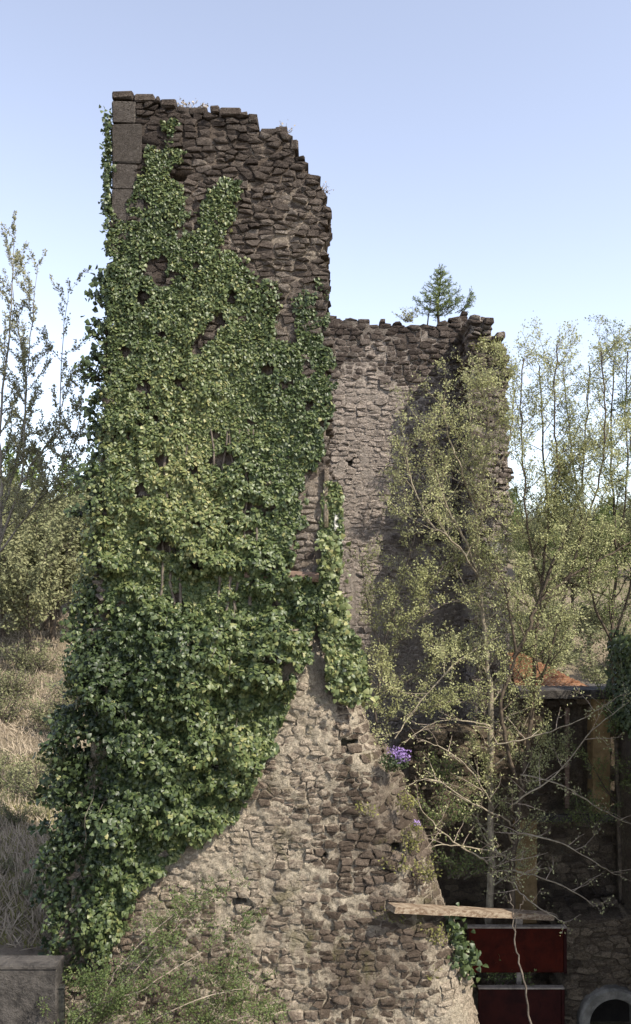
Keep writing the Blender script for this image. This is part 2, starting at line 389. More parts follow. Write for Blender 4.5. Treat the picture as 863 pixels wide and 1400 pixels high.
    mobj('mortar_core', allv[used], re[Q], mc, t, {'tone': tn, 'edge': np.zeros(len(used)), 'lime': limef(pu, pv)+0*pu}, True)
    return items
def block(t, name, mat, x0, x1, y0, y1, z0, z1, bev=.015, tone=.5, jit=0.0, rng=random, parent=None):
    """bevelled block: 24 corners"""
    V = []; Fc = []; b = bev
    import itertools
    idx = {}
    for sx, sy, sz in itertools.product((0, 1), repeat=3):
        for ax in range(3):
            p = [x1 if sx else x0, y1 if sy else y0, z1 if sz else z0]
            for a2, s_ in ((0, sx), (1, sy), (2, sz)):
                if a2 != ax: p[a2] += b*(-1 if s_ else 1)
            idx[(sx, sy, sz, ax)] = len(V); V.append([p[i]+(rng.uniform(-jit, jit) if jit else 0) for i in range(3)])
    for ax in range(3):
        o1, o2 = [a for a in range(3) if a != ax]
        for s_ in (0, 1):
            f = []
            for u, v in ((0, 0), (1, 0), (1, 1), (0, 1)):
                k = [0, 0, 0]; k[ax] = s_; k[o1] = u; k[o2] = v; f.append(idx[(*k, ax)])
            Fc.append(f)
        for u in (0, 1):
            for v in (0, 1):
                k0 = [0, 0, 0]; k1 = [0, 0, 0]; k0[ax] = 0; k1[ax] = 1
                k0[o1] = k1[o1] = u; k0[o2] = k1[o2] = v
                Fc.append([idx[(*k0, o1)], idx[(*k1, o1)], idx[(*k1, o2)], idx[(*k0, o2)]])
    for c in itertools.product((0, 1), repeat=3): Fc.append([idx[(*c, 0)], idx[(*c, 1)], idx[(*c, 2)]])
    import bmesh
    o = mobj(name, V, Fc, mat, t, {'tone': [tone]*len(V), 'edge': [1]*len(V)}, False, True)
    bm = bmesh.new(); bm.from_mesh(o.data); bmesh.ops.recalc_face_normals(bm, faces=bm.faces); bm.to_mesh(o.data); bm.free()
    return o

def G(px, py, cx, cy, rx, ry): return np.exp(-(((px-cx)/rx)**2+((py-cy)/ry)**2))
limeT = lambda px, py: .9*G(px, py, 425, 740, 40, 110)+.6*G(px, py, 385, 380, 40, 90)-.7*np.clip((260-py)/120, 0, 1)-.1
limeL = lambda px, py: (.75*G(px, py, 300, 1160, 120, 70)+.7*G(px, py, 400, 960, 60, 90)+1.0*G(px, py, 610, 1380, 45, 60)+.35*G(px, py, 400, 1300, 60, 110)
                        -.75*G(px, py, 520, 1150, 80, 110)-.7*G(px, py, 470, 1330, 60, 90)-.4*G(px, py, 330, 1080, 50, 40)-.5*G(px, py, 560, 1290, 50, 60)-.35*G(px, py, 200, 1330, 90, 60))
limeB_shadelift = lambda px, py: 1.5*G(px, py, 500, 630, 45, 110)+1.2*G(px, py, 480, 770, 35, 90)+1.3*np.clip((py-740)/120, 0, 1)-.5*np.clip((520-py)/80, 0, 1)  # lime plaster; its lower part tinted paler to lift the pier and tree shade
limeP = lambda px, py: -.3*np.clip((560-py)/80, 0, 1)+1.9*G(px, py, 678, 790, 20, 90)
def jag(P, i0, i1, amp, seed):
    rg_ = random.Random(seed); out = []
    for i, p in enumerate(P):
        out.append(p)
        if i0 <= i < i1:
            q = P[i+1]; L = math.hypot(q[0]-p[0], q[1]-p[1]); n = int(L//9)
            for k in range(1, n+1):
                t = k/(n+1); o = rg_.uniform(-1, .45)*amp; out.append((p[0]+(q[0]-p[0])*t-(q[1]-p[1])/L*-o*-1, p[1]+(q[1]-p[1])*t+(q[0]-p[0])/L*-o))
    return out
# ivy outlines in photo pixels, read on the wall planes
IVY = [(150,150),(156,300),(172,296),(186,262),(196,236),(206,206),(222,190),(228,165),(240,165),(244,200),(250,240),(258,290),(262,318),(272,290),
       (282,262),(300,248),(330,250),(336,268),(318,296),(312,330),(332,352),(352,338),(362,372),(392,404),(424,396),(445,380),(448,430),(452,500),(454,560),(442,598),(430,640),(420,690),
       (408,730),(400,785),(432,792),(440,850),(430,880),(412,915),(395,955),(386,1000),(352,1060),(332,1108),(288,1138),(240,1168),(205,1200),(172,1258),(132,1322),(88,1362),
       (70,1300),(60,1200),(70,1100),(74,1000),(88,900),(92,850),(104,790),(120,720),(130,650),(134,550),(139,450),(143,300),(145,150)]
IVY2 = [(448,655),(466,668),(468,735),(462,800),(478,850),(497,890),(504,950),(478,966),(452,940),(446,890),(436,850),(436,745),(440,690)]
def deep(px, py):
    return bool(inpoly(px, py, IVY)) and float(pdist(px, py, IVY)) > 45 and py > 700 or (bool(inpoly(px, py, IVY)) and float(pdist(px, py, IVY)) > 75 and py > 480)
# ------------------------------------------------------------------ the tower wall
YT = 14.0
tow = thing('ruined_tower', 'tall ruined rubble stone tower wall covered in ivy, with a broken stepped top', 'ruin', (PW(300, 780, YT).x, YT+.5, 0))
T_OUT = [(153,131),(205,140),(240,147),(262,151),(300,153),(338,160),(350,170),(368,177),(388,180),(399,190),(408,208),(414,222),(430,236),(440,254),(444,276),(451,292),(450,330),(444,352),(446,380),(447,420),(451,450),
         (453,520),(452,600),(456,650),(460,700),(466,780),(470,860),(470,960),(470,1500),(120,1500),(120,900),(136,700),(145,500),(151,300),(152,170)]
QUO = [(153,300),(153,131),(192,131),(192,300)]
def skipT(px, py): return (px < 190 and py < 300) or (py > 900) or deep(px, py)
rubble(tow, jag(T_OUT, 1, 21, 5, 3), YT, (.08, .20), (.12, .44), .009, .048, M['tower'], M['tower_core'], skip=skipT, nobj=290, seed=11, core_rough=.035, limef=limeT,
       recess=[[(388,795),(436,797),(436,806),(392,806)], [(236,240),(262,238),(262,247),(238,249)]],
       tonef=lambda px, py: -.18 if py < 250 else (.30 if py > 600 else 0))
rq = random.Random(5); yy = 139.0
for hq, wq in ((31, 32), (54, 40), (36, 34), (48, 44), (30, 34)):
    a = PW(154, yy+hq, YT); b = PW(154+wq, yy+1.2, YT)
    block(tow, 'corner_stone', M['quoin'], a.x, b.x, YT-.045+rq.uniform(-.02, .015), YT+.5, a.z, b.z, .018, rq.uniform(.15, .8), .012, rq); yy += hq
for (x0, x1, y0, y1) in ((154,183,127,137),(184,212,130,140),(221,241,138,149),(259,283,147,157),(288,300,147,157),(301,330,150,160),(340,353,157,168),(377,394,174,186),(213,220,135,143),(398,408,193,207),(327,339,155,162)):
    a = PW(x0, y1, YT); b = PW(x1, y0, YT)
    block(tow, 'cap_stone', M['tower'], a.x, b.x, YT-.09+rq.uniform(0, .06), YT+.4+rq.uniform(0, .2), a.z, b.z, .022, rq.uniform(.1, .5), .012, rq)
# the plaster remnant, the groove and the thin shaft beside it
a = PW(457, 726, YT); b = PW(464, 688, YT)
tag(block(tow, 'plaster_strip', M['plaster'], a.x, b.x, YT-.10, YT+.2, a.z, b.z, .012, jit=.006), 'narrow strip of white plaster')
a = PW(443, 722, YT); b = PW(449, 640, YT); block(tow, 'plaster_strip', M['lower'], a.x, b.x, YT-.11, YT+.1, a.z, b.z, .012, tone=.9, jit=.008)

# lintel beam let into the wall
def cyl(name, p0, p1, r, mat, parent, n=14, taper=1.0, rough=.006, seed=1):
    rg = random.Random(seed); p0 = Vector(p0); p1 = Vector(p1); d = (p1-p0).normalized(); u = d.orthogonal().normalized(); v = d.cross(u)
    V, Fc = [], []; m = 7
    for i in range(m):
        c = p0.lerp(p1, i/(m-1)); rr = r*(1+(taper-1)*i/(m-1))
        for k in range(n):
            th = 2*math.pi*k/n; q = rr+rg.uniform(-rough, rough); V.append(c+u*math.cos(th)*q+v*math.sin(th)*q)
    for i in range(m-1):
        for k in range(n): Fc.append([i*n+k, i*n+(k+1) % n, (i+1)*n+(k+1) % n, (i+1)*n+k])
    Fc.append(list(range(n))[::-1]); Fc.append([(m-1)*n+k for k in range(n)])
    return mobj(name, [tuple(q) for q in V], Fc, mat, parent, None, True)
cyl('lintel_beam', PW(335, 785, YT-.06), PW(436, 789, YT-.10), .085, M['beam'], tow, taper=1.02)

# ------------------------------------------------------------------ the lower wall
YL = 13.72
low = thing('rubble_wall', 'pale rubble stone wall with lime mortar, spreading wide below the ivy-covered tower', 'wall', (PW(350, 780, YL).x, YL+.4, 0))
L_OUT = [(140,862),(430,862),(442,868),(452,884),(462,915),(474,950),(492,968),(508,1000),(516,1022),(536,1040),(552,1060),(560,1098),(572,1130),(588,1168),(600,1215),(614,1262),(632,1300),(644,1345),(654,1400),(668,1500),(84,1500),(86,1330),(110,1100)]
xe = [(H-(q[1]-HOR)*YL/F, (q[0]-431.5)*YL/F) for q in L_OUT[2:20]][::-1]
zE = [q[0] for q in xe]; xE = [q[1] for q in xe]
def offL(x, z):
    t = max(0, 1-(np.interp(z, zE, xE)-x)/.75)
    return -.42*min(1.3, max(0, (7.9-z)/6.2))+.55*t*t
def skipL(px, py): return deep(px, py+10)
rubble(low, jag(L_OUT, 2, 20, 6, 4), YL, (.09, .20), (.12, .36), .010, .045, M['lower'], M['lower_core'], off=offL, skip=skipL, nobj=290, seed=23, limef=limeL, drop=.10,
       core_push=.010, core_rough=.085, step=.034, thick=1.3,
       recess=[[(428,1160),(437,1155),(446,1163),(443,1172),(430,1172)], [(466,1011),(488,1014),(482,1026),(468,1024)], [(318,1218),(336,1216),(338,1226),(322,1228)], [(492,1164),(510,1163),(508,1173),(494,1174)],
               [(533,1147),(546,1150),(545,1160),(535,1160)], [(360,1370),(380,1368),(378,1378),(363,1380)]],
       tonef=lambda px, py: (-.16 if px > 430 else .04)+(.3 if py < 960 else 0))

# ------------------------------------------------------------------ back wall and its pier
YB = 20.0
bk = thing('ruined_wall', 'tall ruined stone wall standing behind the tower, a conifer sapling on its top', 'wall', (PW(560, 780, YB).x, YB+.5, 0))
B_OUT = [(436,431),(470,433),(500,436),(540,439),(575,443),(600,443),(614,436),(628,426),(640,428),(640,1300),(436,1300),(436,431)]
rubble(bk, jag(B_OUT, 0, 7, 4, 5), YB, (.09, .20), (.14, .46), .010, .045, M['back'], M['back_core'], nobj=290, seed=37, limef=limeB_shadelift, core_rough=.03, core_push=.004, step=.06,
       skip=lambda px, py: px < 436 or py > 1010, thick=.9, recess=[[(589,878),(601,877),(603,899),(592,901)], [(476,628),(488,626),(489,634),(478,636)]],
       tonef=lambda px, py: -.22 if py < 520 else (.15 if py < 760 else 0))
YP = 18.65
pier = thing('broken_pier', 'jagged broken end of the cross wall beside the conifer sapling, stepping down to the right', 'wall', (PW(665, 780, YP).x, YP+.6, 0))
P_OUT = [(640,426),(656,430),(660,437),(670,438),(676,455),(687,458),(690,470),(694,498),(697,520),(690,545),(692,640),(688,760),(690,900),(695,1000),(700,1220),(644,1220),(640,1000)]
zt = H+(HOR-430)*YP/F
rubble(pier, jag(P_OUT, 0, 14, 5, 6), YP, (.10, .20), (.15, .38), .012, .075, M['back'], M['back_core'], off=lambda x, z: -min(.55, max(0, (zt-1.2-z)*.16)), nobj=200, seed=41, limef=limeP,
       core_rough=.05, step=.06, thick=1.30, shrink=.05, tonef=lambda px, py: .05)
for (x0, x1, y0, y1) in ((676, 688, 457, 466), (682, 695, 488, 498), (684, 697, 508, 518), (660, 673, 437, 446)):
    a = PW(x0, y1, YP); b = PW(x1, y0, YP); block(pier, 'cap_stone', M['back'], a.x, b.x, YP-.22, YP+.4, a.z, b.z, .03, rq.uniform(.2, .6), .014, rq)
for (x0, x1, y0, y1) in ((674, 683, 742, 760),):
    a = PW(x0, y1, YP-.92); b = PW(x1, y0, YP-.92); tag(block(pier, 'plaster_strip', M['plaster'], a.x, b.x, YP-1.06, YP-.6, a.z, b.z, .03, jit=.03), 'patch of white plaster')

# ------------------------------------------------------------------ mill building low on the right
YM = 17.2
mill = thing('mill_wall', 'dark shaded stone building wall with openings and ochre piers, low on the right', 'wall', (PW(760, 780, YM).x, YM+.4, 0))
M_OUT = [(556,1010),(600,1002),(700,1000),(706,952),(905,952),(905,1500),(556,1500)]
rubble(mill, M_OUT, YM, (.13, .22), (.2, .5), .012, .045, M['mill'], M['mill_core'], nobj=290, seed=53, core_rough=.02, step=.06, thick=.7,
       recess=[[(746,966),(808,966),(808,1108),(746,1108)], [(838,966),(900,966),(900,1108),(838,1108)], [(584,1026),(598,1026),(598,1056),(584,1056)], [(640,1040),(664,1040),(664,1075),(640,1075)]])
a = PW(706, 953, YM); b = PW(850, 941, YM)
block(mill, 'ledge', M['concrete'], a.x, b.x, YM-.28, YM+.75, a.z, b.z+.0, .02, jit=.006)
for x0, x1, y0, y1 in ((702, 734, 1122, 1262), (810, 834, 955, 1112)):
    a = PW(x0, y1, YM-.1); b = PW(x1, y0, YM-.1); block(mill, 'pier', M['ochre'], a.x, b.x, YM-.14, YM+.3, a.z, b.z, .02, jit=.005)
for (cx_, y0, y1) in ((777, 968, 1106),):
    a = PW(cx_-3, y1, YM); b = PW(cx_+3, y0, YM); block(mill, 'window_post', M['beam'], a.x, b.x, YM+.05, YM+.14, a.z, b.z, .01)
a = PW(735, 1122, YM); b = PW(860, 1112, YM); block(mill, 'sill', M['concrete'], a.x, b.x, YM-.12, YM+.3, a.z, b.z, .015, jit=.004)
# clay tiled roof above the ledge
roof = thing('tiled_roof', 'small orange clay tiled lean-to roof above the shaded stone wall', 'roof', tuple(PW(765, 942, YM+.6)))
e0 = PW(706, 943, YM+.30); e1 = PW(808, 943, YM+.30); r0 = PW(690, 894, YM+2.6); r1 = PW(712, 896, YM+2.6)
nr, nc = 15, 12
dn = (e1-e0).cross(r0-e0).normalized(); dn = dn if dn.z > 0 else -dn
tm = None
for i in range(nr):
    t0 = i/nr; t1 = (i+1.18)/nr
    for j in range(nc):
        A = e0.lerp(r0, t0); B = e1.lerp(r1, t0); A2 = e0.lerp(r0, min(1.05, t1)); B2 = e1.lerp(r1, min(1.05, t1))
        p = [A.lerp(B, (j+.04)/nc), A.lerp(B, (j+.96)/nc), A2.lerp(B2, (j+.96)/nc), A2.lerp(B2, (j+.04)/nc)]
        lift = rq.uniform(.0, .018); up = [dn*(.045+lift), dn*(.045+lift), dn*.012, dn*.012]
        mid0 = (p[0]+p[1])/2+dn*(.085+lift); mid1 = (p[2]+p[3])/2+dn*.05
        Vt = [p[0]+up[0], mid0, p[1]+up[1], p[2]+up[2], mid1, p[3]+up[3]]
        Vt += [q-dn*.03 for q in Vt]
        Ft = [[0, 1, 4, 5], [1, 2, 3, 4], [6, 11, 10, 7], [7, 10, 9, 8], [0, 6, 7, 1], [1, 7, 8, 2], [2, 8, 9, 3], [5, 4, 10, 11], [4, 3, 9, 10], [0, 5, 11, 6]]
        mobj('tile', [tuple(q) for q in Vt], Ft, M['tile'], roof, None, False, True)
dd = [e0, e1, r1, r0]; mobj('roof_deck', [tuple(q) for q in dd]+[tuple(q-dn*.12) for q in dd], [[0, 1, 2, 3], [7, 6, 5, 4], [0, 4, 5, 1], [1, 5, 6, 2], [2, 6, 7, 3], [3, 7, 4, 0]], M['beam'], roof)
# tall side wall that closes the yard on the right and throws the shade (mostly outside the frame)
side = thing('side_wall', 'dark ivy-topped stone wall at the right edge of the photo', 'wall', (6.6, 14, 0))
Vc, Fc2 = [], []
ys = np.linspace(11.85, 16.9, 30); top = 7.55+.9*np.clip((15.2-ys)/1.5, 0, 1)+.25*(fbm(ys, ys*0, 1.6, 2)-.5)
for y_, tp in zip(ys, top):
    n_ = 12
    for k in range(n_+1): Vc.append((6.28+.10*(float(fbm(y_, k*.6, 1.5, 3))-.5)+.02*k/n_, y_, tp*k/n_))
    for k in range(n_+1): Vc.append((7.2, y_, tp*(n_-k)/n_))
m_ = 26
for i in range(len(ys)-1):
    for k in range(m_):
        Fc2.append([i*m_+k, i*m_+(k+1) % m_, (i+1)*m_+(k+1) % m_, (i+1)*m_+k][::-1])
Fc2.append(list(range(m_))); Fc2.append([(len(ys)-1)*m_+k for k in range(m_)][::-1])
mobj('mortar_core', Vc, Fc2, M['mill_core'], side, {'tone': [.5]*len(Vc), 'edge': [0]*len(Vc)}, True)

# red sheds / panels, board and round opening
YR = 14.9
def panel(px0, px1, py0, py1, mat, label, name, Y=YR):
    a = PW(px0, py1, Y); b = PW(px1, py0, Y)
    t = thing(name, label, 'panel', ((a.x+b.x)/2, Y, a.z))
    block(t, 'sheet', mat, a.x, b.x, Y, Y+.06, a.z, b.z, .008)
    block(t, 'top_rail', M['trim'], a.x-.02, b.x+.02, Y-.03, Y+.08, b.z+.003, b.z+.035, .006)
    block(t, 'side_rail', M['darkred'], b.x-.035, b.x+.02, Y-.035, Y-.003, a.z, b.z-.002, .006)
    block(t, 'side_rail', M['darkred'], a.x-.02, a.x+.03, Y-.035, Y-.003, a.z, b.z-.002, .006)
    return t
panel(639, 773, 1269, 1330, M['red'], 'rusty red painted metal panel with pale top rail, just below the wooden board', 'metal_panel')
panel(655, 770, 1352, 1440, M['darkred'], 'very dark red metal panel below the brighter red one', 'metal_panel', YR-.15)
a = PW(708, 1352, YR); b = PW(715, 1329, YR)
pp = thing('post', 'short pale post standing between the two red panels', 'post', (a.x, YR+.1, 0))
block(pp, 'shaft', M['trim'], a.x, b.x, YR+.08, YR+.16, a.z, b.z, .008); a2 = PW(711, 1262, YR); block(pp, 'cap', M['trim'], a.x-.02, b.x+.02, YR+.065, YR+.19, a2.z-.06, a2.z+.08, .008)
pl = thing('wooden_board', 'long weathered wooden board sticking out from the lower wall above the red panels', 'board', tuple(PW(640, 1245, 13.9)))
p0 = PW(535, 1241, 13.05); p1 = PW(752, 1252, 14.75); dv = (p1-p0).normalized(); un = Vector((0, 0, 1)); sv = dv.cross(un).normalized(); uv = sv.cross(dv)
Vp = []; rp = random.Random(4)
for i in range(13):
    c = p0.lerp(p1, i/12)
    for s1, s2 in ((-1, -1), (1, -1), (1, 1), (-1, 1)): Vp.append(tuple(c+sv*s1*.11+uv*(s2*.048)+Vector((0, 0, rp.uniform(-.006, .006)))))
Fp = [[i*4+k, i*4+(k+1) % 4, i*4+4+(k+1) % 4, i*4+4+k] for i in range(12) for k in range(4)]+[[3, 2, 1, 0], [48, 49, 50, 51]]
mobj('plank', Vp, Fp, M['plank'], pl)
ya = 15.6
arch = thing('round_arch', 'pale rendered round arch surround at the bottom right corner', 'arch', tuple(PW(838, 1490, ya)))
c = PW(840, 1399, ya); ro, ri = 48*ya/F, 33*ya/F; Va, Fa = [], []; na = 40; th = np.linspace(math.pi*1.0, 0, na)
prof = [(ro, 0), (ro-.03, -.06), (ri+.03, -.06), (ri, 0), (ri, .5), (ro, .5)]
pts = [(math.cos(t_), math.sin(t_), 0) for t_ in th]; pts = [(-1, 0, -2.2)]+pts+[(1, 0, -2.2)]
for (cx_, cz_, dz_) in pts:
    for (rr, dy_) in prof: Va.append((c.x+cx_*rr, ya+dy_, c.z+cz_*rr+dz_))
for i in range(len(pts)-1):
    for k in range(6): Fa.append([i*6+k, (i+1)*6+k, (i+1)*6+(k+1) % 6, i*6+(k+1) % 6])
mobj('surround', Va, Fa, M['ring'], arch, None, False)
Vd = [(c.x+math.cos(t_)*ri, ya+.45, c.z+math.sin(t_)*ri) for t_ in th]+[(c.x+ri, ya+.45, c.z-2.2), (c.x-ri, ya+.45, c.z-2.2)]
mobj('dark_inside', Vd+[(q[0], q[1]+.05, q[2]) for q in Vd], [list(range(len(Vd))), [len(Vd)+i for i in range(len(Vd))][::-1]]+[[i, (i+1) % len(Vd), len(Vd)+(i+1) % len(Vd), len(Vd)+i] for i in range(len(Vd))], M['black'], arch)  # black sheet standing in for the shaded inside of the arch
# the low stone wall it is set in, and the mass under the panels
lw = thing('low_stone_wall', 'dim brown stone wall around the round arch, right of the red panels', 'wall', (PW(800, 780, 15.8).x, 15.9, 0))
NW = [(772,1262),(800,1256),(905,1250),(905,1520),(889,1520),(889,1400)]+[(840+49*math.cos(t_), 1399-49*math.sin(t_)) for t_ in np.linspace(0, math.pi, 16)]+[(791,1400),(791,1520),(772,1520)]
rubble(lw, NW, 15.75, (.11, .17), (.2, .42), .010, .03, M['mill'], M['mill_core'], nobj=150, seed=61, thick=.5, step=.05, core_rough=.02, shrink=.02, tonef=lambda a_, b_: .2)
# left low parapet and post
par = thing('parapet_wall', 'low grey concrete parapet wall in the bottom left corner', 'wall', (PW(20, 780, 12).x, 12.1, 0))
a = PW(-160, 1500, 12); b = PW(77, 1326, 12); block(par, 'body', M['concrete'], a.x, b.x, 12, 12.32, 0, b.z, .02, jit=.008)
b2 = PW(78, 1320, 12); block(par, 'coping', M['concrete'], a.x-.03, b2.x, 11.985, 12.335, b.z+.003, b2.z, .015, jit=.006)
po = thing('thin_post', 'thin dark post at the end of the grey parapet wall', 'post', (PW(83, 780, 12).x, 12.15, 0)); a = PW(79, 1480, 12.1); b = PW(87, 1352, 12.1)
block(po, 'shaft', M['post'], a.x, b.x, 12.1, 12.18, 0, b.z, .008); block(po, 'cap', M['post'], a.x-.015, b.x+.015, 12.085, 12.195, b.z+.002, b.z+.03, .006)

class Tubes:
    def __init__(s): s.V = []; s.F = []
    def add(s, pts, rad, n=3):
        b = len(s.V); m = len(pts)
        for i, p in enumerate(pts):
            d = (pts[min(i+1, m-1)]-pts[max(i-1, 0)]); d = d.normalized() if d.length > 1e-9 else Vector((0, 0, 1))
            u = Vector((1, .3, .1)).cross(d); u = u.normalized() if u.length > .05 else Vector((0, 1, 0)).cross(d).normalized(); v = d.cross(u)
            for k in range(n):
                t = 2*math.pi*k/n; s.V.append(p+(u*math.cos(t)+v*math.sin(t))*rad[i])
        for i in range(m-1):
            for k in range(n): s.F.append([b+i*n+k, b+i*n+(k+1) % n, b+(i+1)*n+(k+1) % n, b+(i+1)*n+k])
    def build(s, name, mat, parent, kind=None):
        if not s.V: return
        o = mobj(name, [tuple(v) for v in s.V], np.array(s.F), mat, parent, None, True)
        if kind: o['kind'] = kind
        return o
# ------------------------------------------------------------------ leaf clouds
def norm(a): return a/(np.linalg.norm(a, axis=1, keepdims=True)+1e-9)
IVYLEAF = (np.array([(0, 0, 0), (-.50, .02, -.06), (-.42, .48, -.05), (0, 1.0, -.12), (.42, .48, -.05), (.50, .02, -.06), (0, .42, .06)]),
           [[0, 6, 1], [1, 6, 2], [2, 6, 3], [3, 6, 4], [4, 6, 5], [5, 6, 0]])
LEAF = (np.array([(0, 0, 0), (-.28, .5, .08), (0, 1, 0), (.28, .5, .08)]), [[0, 3, 2], [0, 2, 1]])
SLIM = (np.array([(0, 0, 0), (-.07, .5, .0), (0, 1, 0), (.07, .5, .0)]), [[0, 3, 2], [0, 2, 1]])
def cloud(name, pos, nrm, tip, size, tone, tmpl, mat, parent, kind='stuff', label=None):
    pos = np.asarray(pos, float); nrm = norm(np.asarray(nrm, float)); tip = np.asarray(tip, float)
    tip = norm(tip-(tip*nrm).sum(1, keepdims=True)*nrm); side_ = np.cross(tip, nrm); T, Fx = tmpl; K = len(T); n = len(pos)
    size = np.asarray(size, float)[:, None, None]
    V = pos[:, None, :]+size*(T[None, :, 0:1]*side_[:, None, :]+(T[None, :, 1:2])*tip[:, None, :]+T[None, :, 2:3]*nrm[:, None, :])
    Fc = (np.arange(n)[:, None, None]*K+np.array(Fx)[None]).reshape(-1, 3)
    o = mobj(name, V.reshape(-1, 3), Fc, mat, parent, {'tone': np.repeat(tone, K)})
    if kind: o['kind'] = kind
    if label: o['label'] = label
    return o
rs = np.random.RandomState(3)
def ivy_bulge(px, py):
    x = px/78.; z = py/78.
    amt = np.interp(py, [150, 350, 600, 700, 790, 860, 1000, 1250, 1360], [.05, .09, .16, .30, .40, .60, .70, .55, .35])
    cl = fbm(x, z, 1.6, 1, 3); cf = fbm(x, z, 5.5, 4, 2)
    amt = amt*np.interp(px, [180, 340], [1.05, .75]); b = amt*(.08+2.4*np.clip(cl-.30, 0, 1))+amt*.85*(cf-.5)
    lid = np.exp(-((py-768)/16.)**2)*.16*np.clip(fbm(x, z, 1.3, 6, 2)*3-.8, 0, 1)*np.interp(px, [90, 150, 330, 370], [.6, 1, 1, 0]); gap = np.exp(-((py-800+20*(fbm(x, x, 1.5, 3)-.5))/11.)**2)*.30*np.clip(fbm(x, z, 1.3, 6, 2)*3-.8, 0, 1)*np.interp(px, [100, 170, 290, 330], [.5, 1, 1, 0])
    return np.clip(b+lid-gap, .02, 2)
def ivy_wall(t, poly, N, seed, jag=9, sparse=None, Ysurf=None, size=(.040, .082), tone0=.43, bul=1.0):
    r = np.random.RandomState(seed); xs = [p[0] for p in poly]; ys_ = [p[1] for p in poly]
    px = r.uniform(min(xs)-8, max(xs)+8, N); py = r.uniform(min(ys_)-8, max(ys_)+8, N)
    jx = (fbm(px/78, py/78, 5, 2)-.5)*jag*4; jy = (fbm(px/78, py/78, 5, 5)-.5)*jag*4
    k = inpoly(px+jx, py+jy, poly)
    if sparse is not None: k &= r.rand(N) < sparse(px, py)
    px, py = px[k], py[k]; n = len(px)
    B = ivy_bulge(px, py)*bul; e = 2.0
    gx_ = (ivy_bulge(px+e, py)-ivy_bulge(px-e, py))*bul/(2*e/78); gz_ = (ivy_bulge(px, py-e)-ivy_bulge(px, py+e))*bul/(2*e/78)
    lay = r.exponential(.5, n); lay = np.minimum(lay, 1.0)
    Y0 = Ysurf(px, py)
    d = B*(1-lay*.75)+.015
    edge = np.clip((150-px)/30, 0, 1)
    Yp = Y0-d+edge*r.rand(n)*1.1
    pos = np.stack([(px-431.5)*Y0/F, Yp, H-(py-HOR)*Y0/F], 1)
    # bulging leaves stay on their wall position rather than sliding towards the lens
    nr_ = np.stack([-gx_*.75-edge*.6, -np.ones(n), -gz_*.75+.30], 1); nr_ = norm(nr_)+r.normal(0, .55, (n, 3))
    tip = np.stack([r.normal(0, .55, n), -.25*np.ones(n), -np.ones(n)+r.normal(0, .35, n)], 1)
    sz = r.uniform(size[0], size[1], n)*np.interp(py, [150, 500, 800, 1100], [.8, .92, 1.1, 1.15])
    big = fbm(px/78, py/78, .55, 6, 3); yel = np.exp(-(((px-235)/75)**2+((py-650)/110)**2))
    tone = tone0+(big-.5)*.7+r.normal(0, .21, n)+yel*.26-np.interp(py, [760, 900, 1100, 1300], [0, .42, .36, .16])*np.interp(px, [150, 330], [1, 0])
    tone = np.where(r.rand(n) < .006, .97, tone)
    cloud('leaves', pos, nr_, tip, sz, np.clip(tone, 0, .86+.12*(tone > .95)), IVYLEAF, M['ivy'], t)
    return n
def surfT(px, py): return np.where(py > 862, YL-.42*np.clip((py-870)/500, 0, 1.2), YT)-.03
ivy = thing('ivy', 'large mass of green ivy climbing the tower from the bottom left', 'ivy', (PW(150, 780, 13.9).x, 13.9, 0))
def sp(px, py):
    g = fbm(px/78, py/78, 3.2, 3, 3)
    lo = np.interp(py, [150, 330, 430, 560], [.85, .95, 1, 1])
    right = np.where((px > 335) & (py < 440), .45, 1)
    thr = np.interp(py, [150, 300, 450, 700, 1400], [.40, .38, .30, .24, .22]); thr = np.where((px > 340) & (py < 470), .50, thr)
    thr = np.where((px > 385) & (py > 900), .42, thr)
    return lo*right*np.clip((g-thr)*12, 0, 1)
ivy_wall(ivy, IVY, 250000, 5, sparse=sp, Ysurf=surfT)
# tufts standing out from the left edge against the sky
def tuft(t, pts, n, spread, seed, Y=14.2, mat='ivy', size=(.06, .11), tone=.25, tmpl=IVYLEAF, name='leaves', root=None):
    if root:
        tb = Tubes(); rq_ = random.Random(seed)
        for (px, py) in pts:
            for q in range(4):
                a_ = PW(root(py), py+rq_.uniform(5, 30), Y); b_ = PW(px+rq_.uniform(-5, 5), py-rq_.uniform(-8, 8), Y+rq_.uniform(-.1, .1)); m_ = a_.lerp(b_, .5)+Vector((0, 0, -.05)); tb.add([a_, m_, b_], [.009, .007, .003])
        tb.build('stems', M['bark_dark'], t, 'stuff')
    r = np.random.RandomState(seed); P = []; 
    for (px, py) in pts: c_ = PW(px, py, Y); P.append(np.array(c_)[None]+r.normal(0, 1, (n, 3))*np.array([spread, .25, spread])*r.rand(n, 1)**.5)
    P = np.concatenate(P); m = len(P); nr_ = r.normal(0, .6, (m, 3))+np.array([0, -.8, .4]); tp = r.normal(0, .6, (m, 3))+np.array([0, 0, -.6])
    cloud(name, P, nr_, tp, r.uniform(size[0], size[1], m), np.clip(tone+r.normal(0, .15, m), 0, 1), tmpl, M[mat], t)
tuft(ivy, [(149, q) for q in range(158, 330, 6)], 16, .05, 18, Y=14.05, size=(.05, .085))
tuft(ivy, [(137,382),(134,405),(133,440),(128,455),(130,487),(124,500),(132,515),(118,512),(130,545),(122,560),(134,580),(128,592),(133,620),(120,640),(112,655),(128,665),(104,700),(120,690),(60,1130),(56,1180),(64,1080),(74,980),(72,1060),(54,1220),(66,1290)], 40, .105, 8, root=lambda py: float(np.interp(py, [380, 600, 800, 1100], [146, 142, 118, 90])))

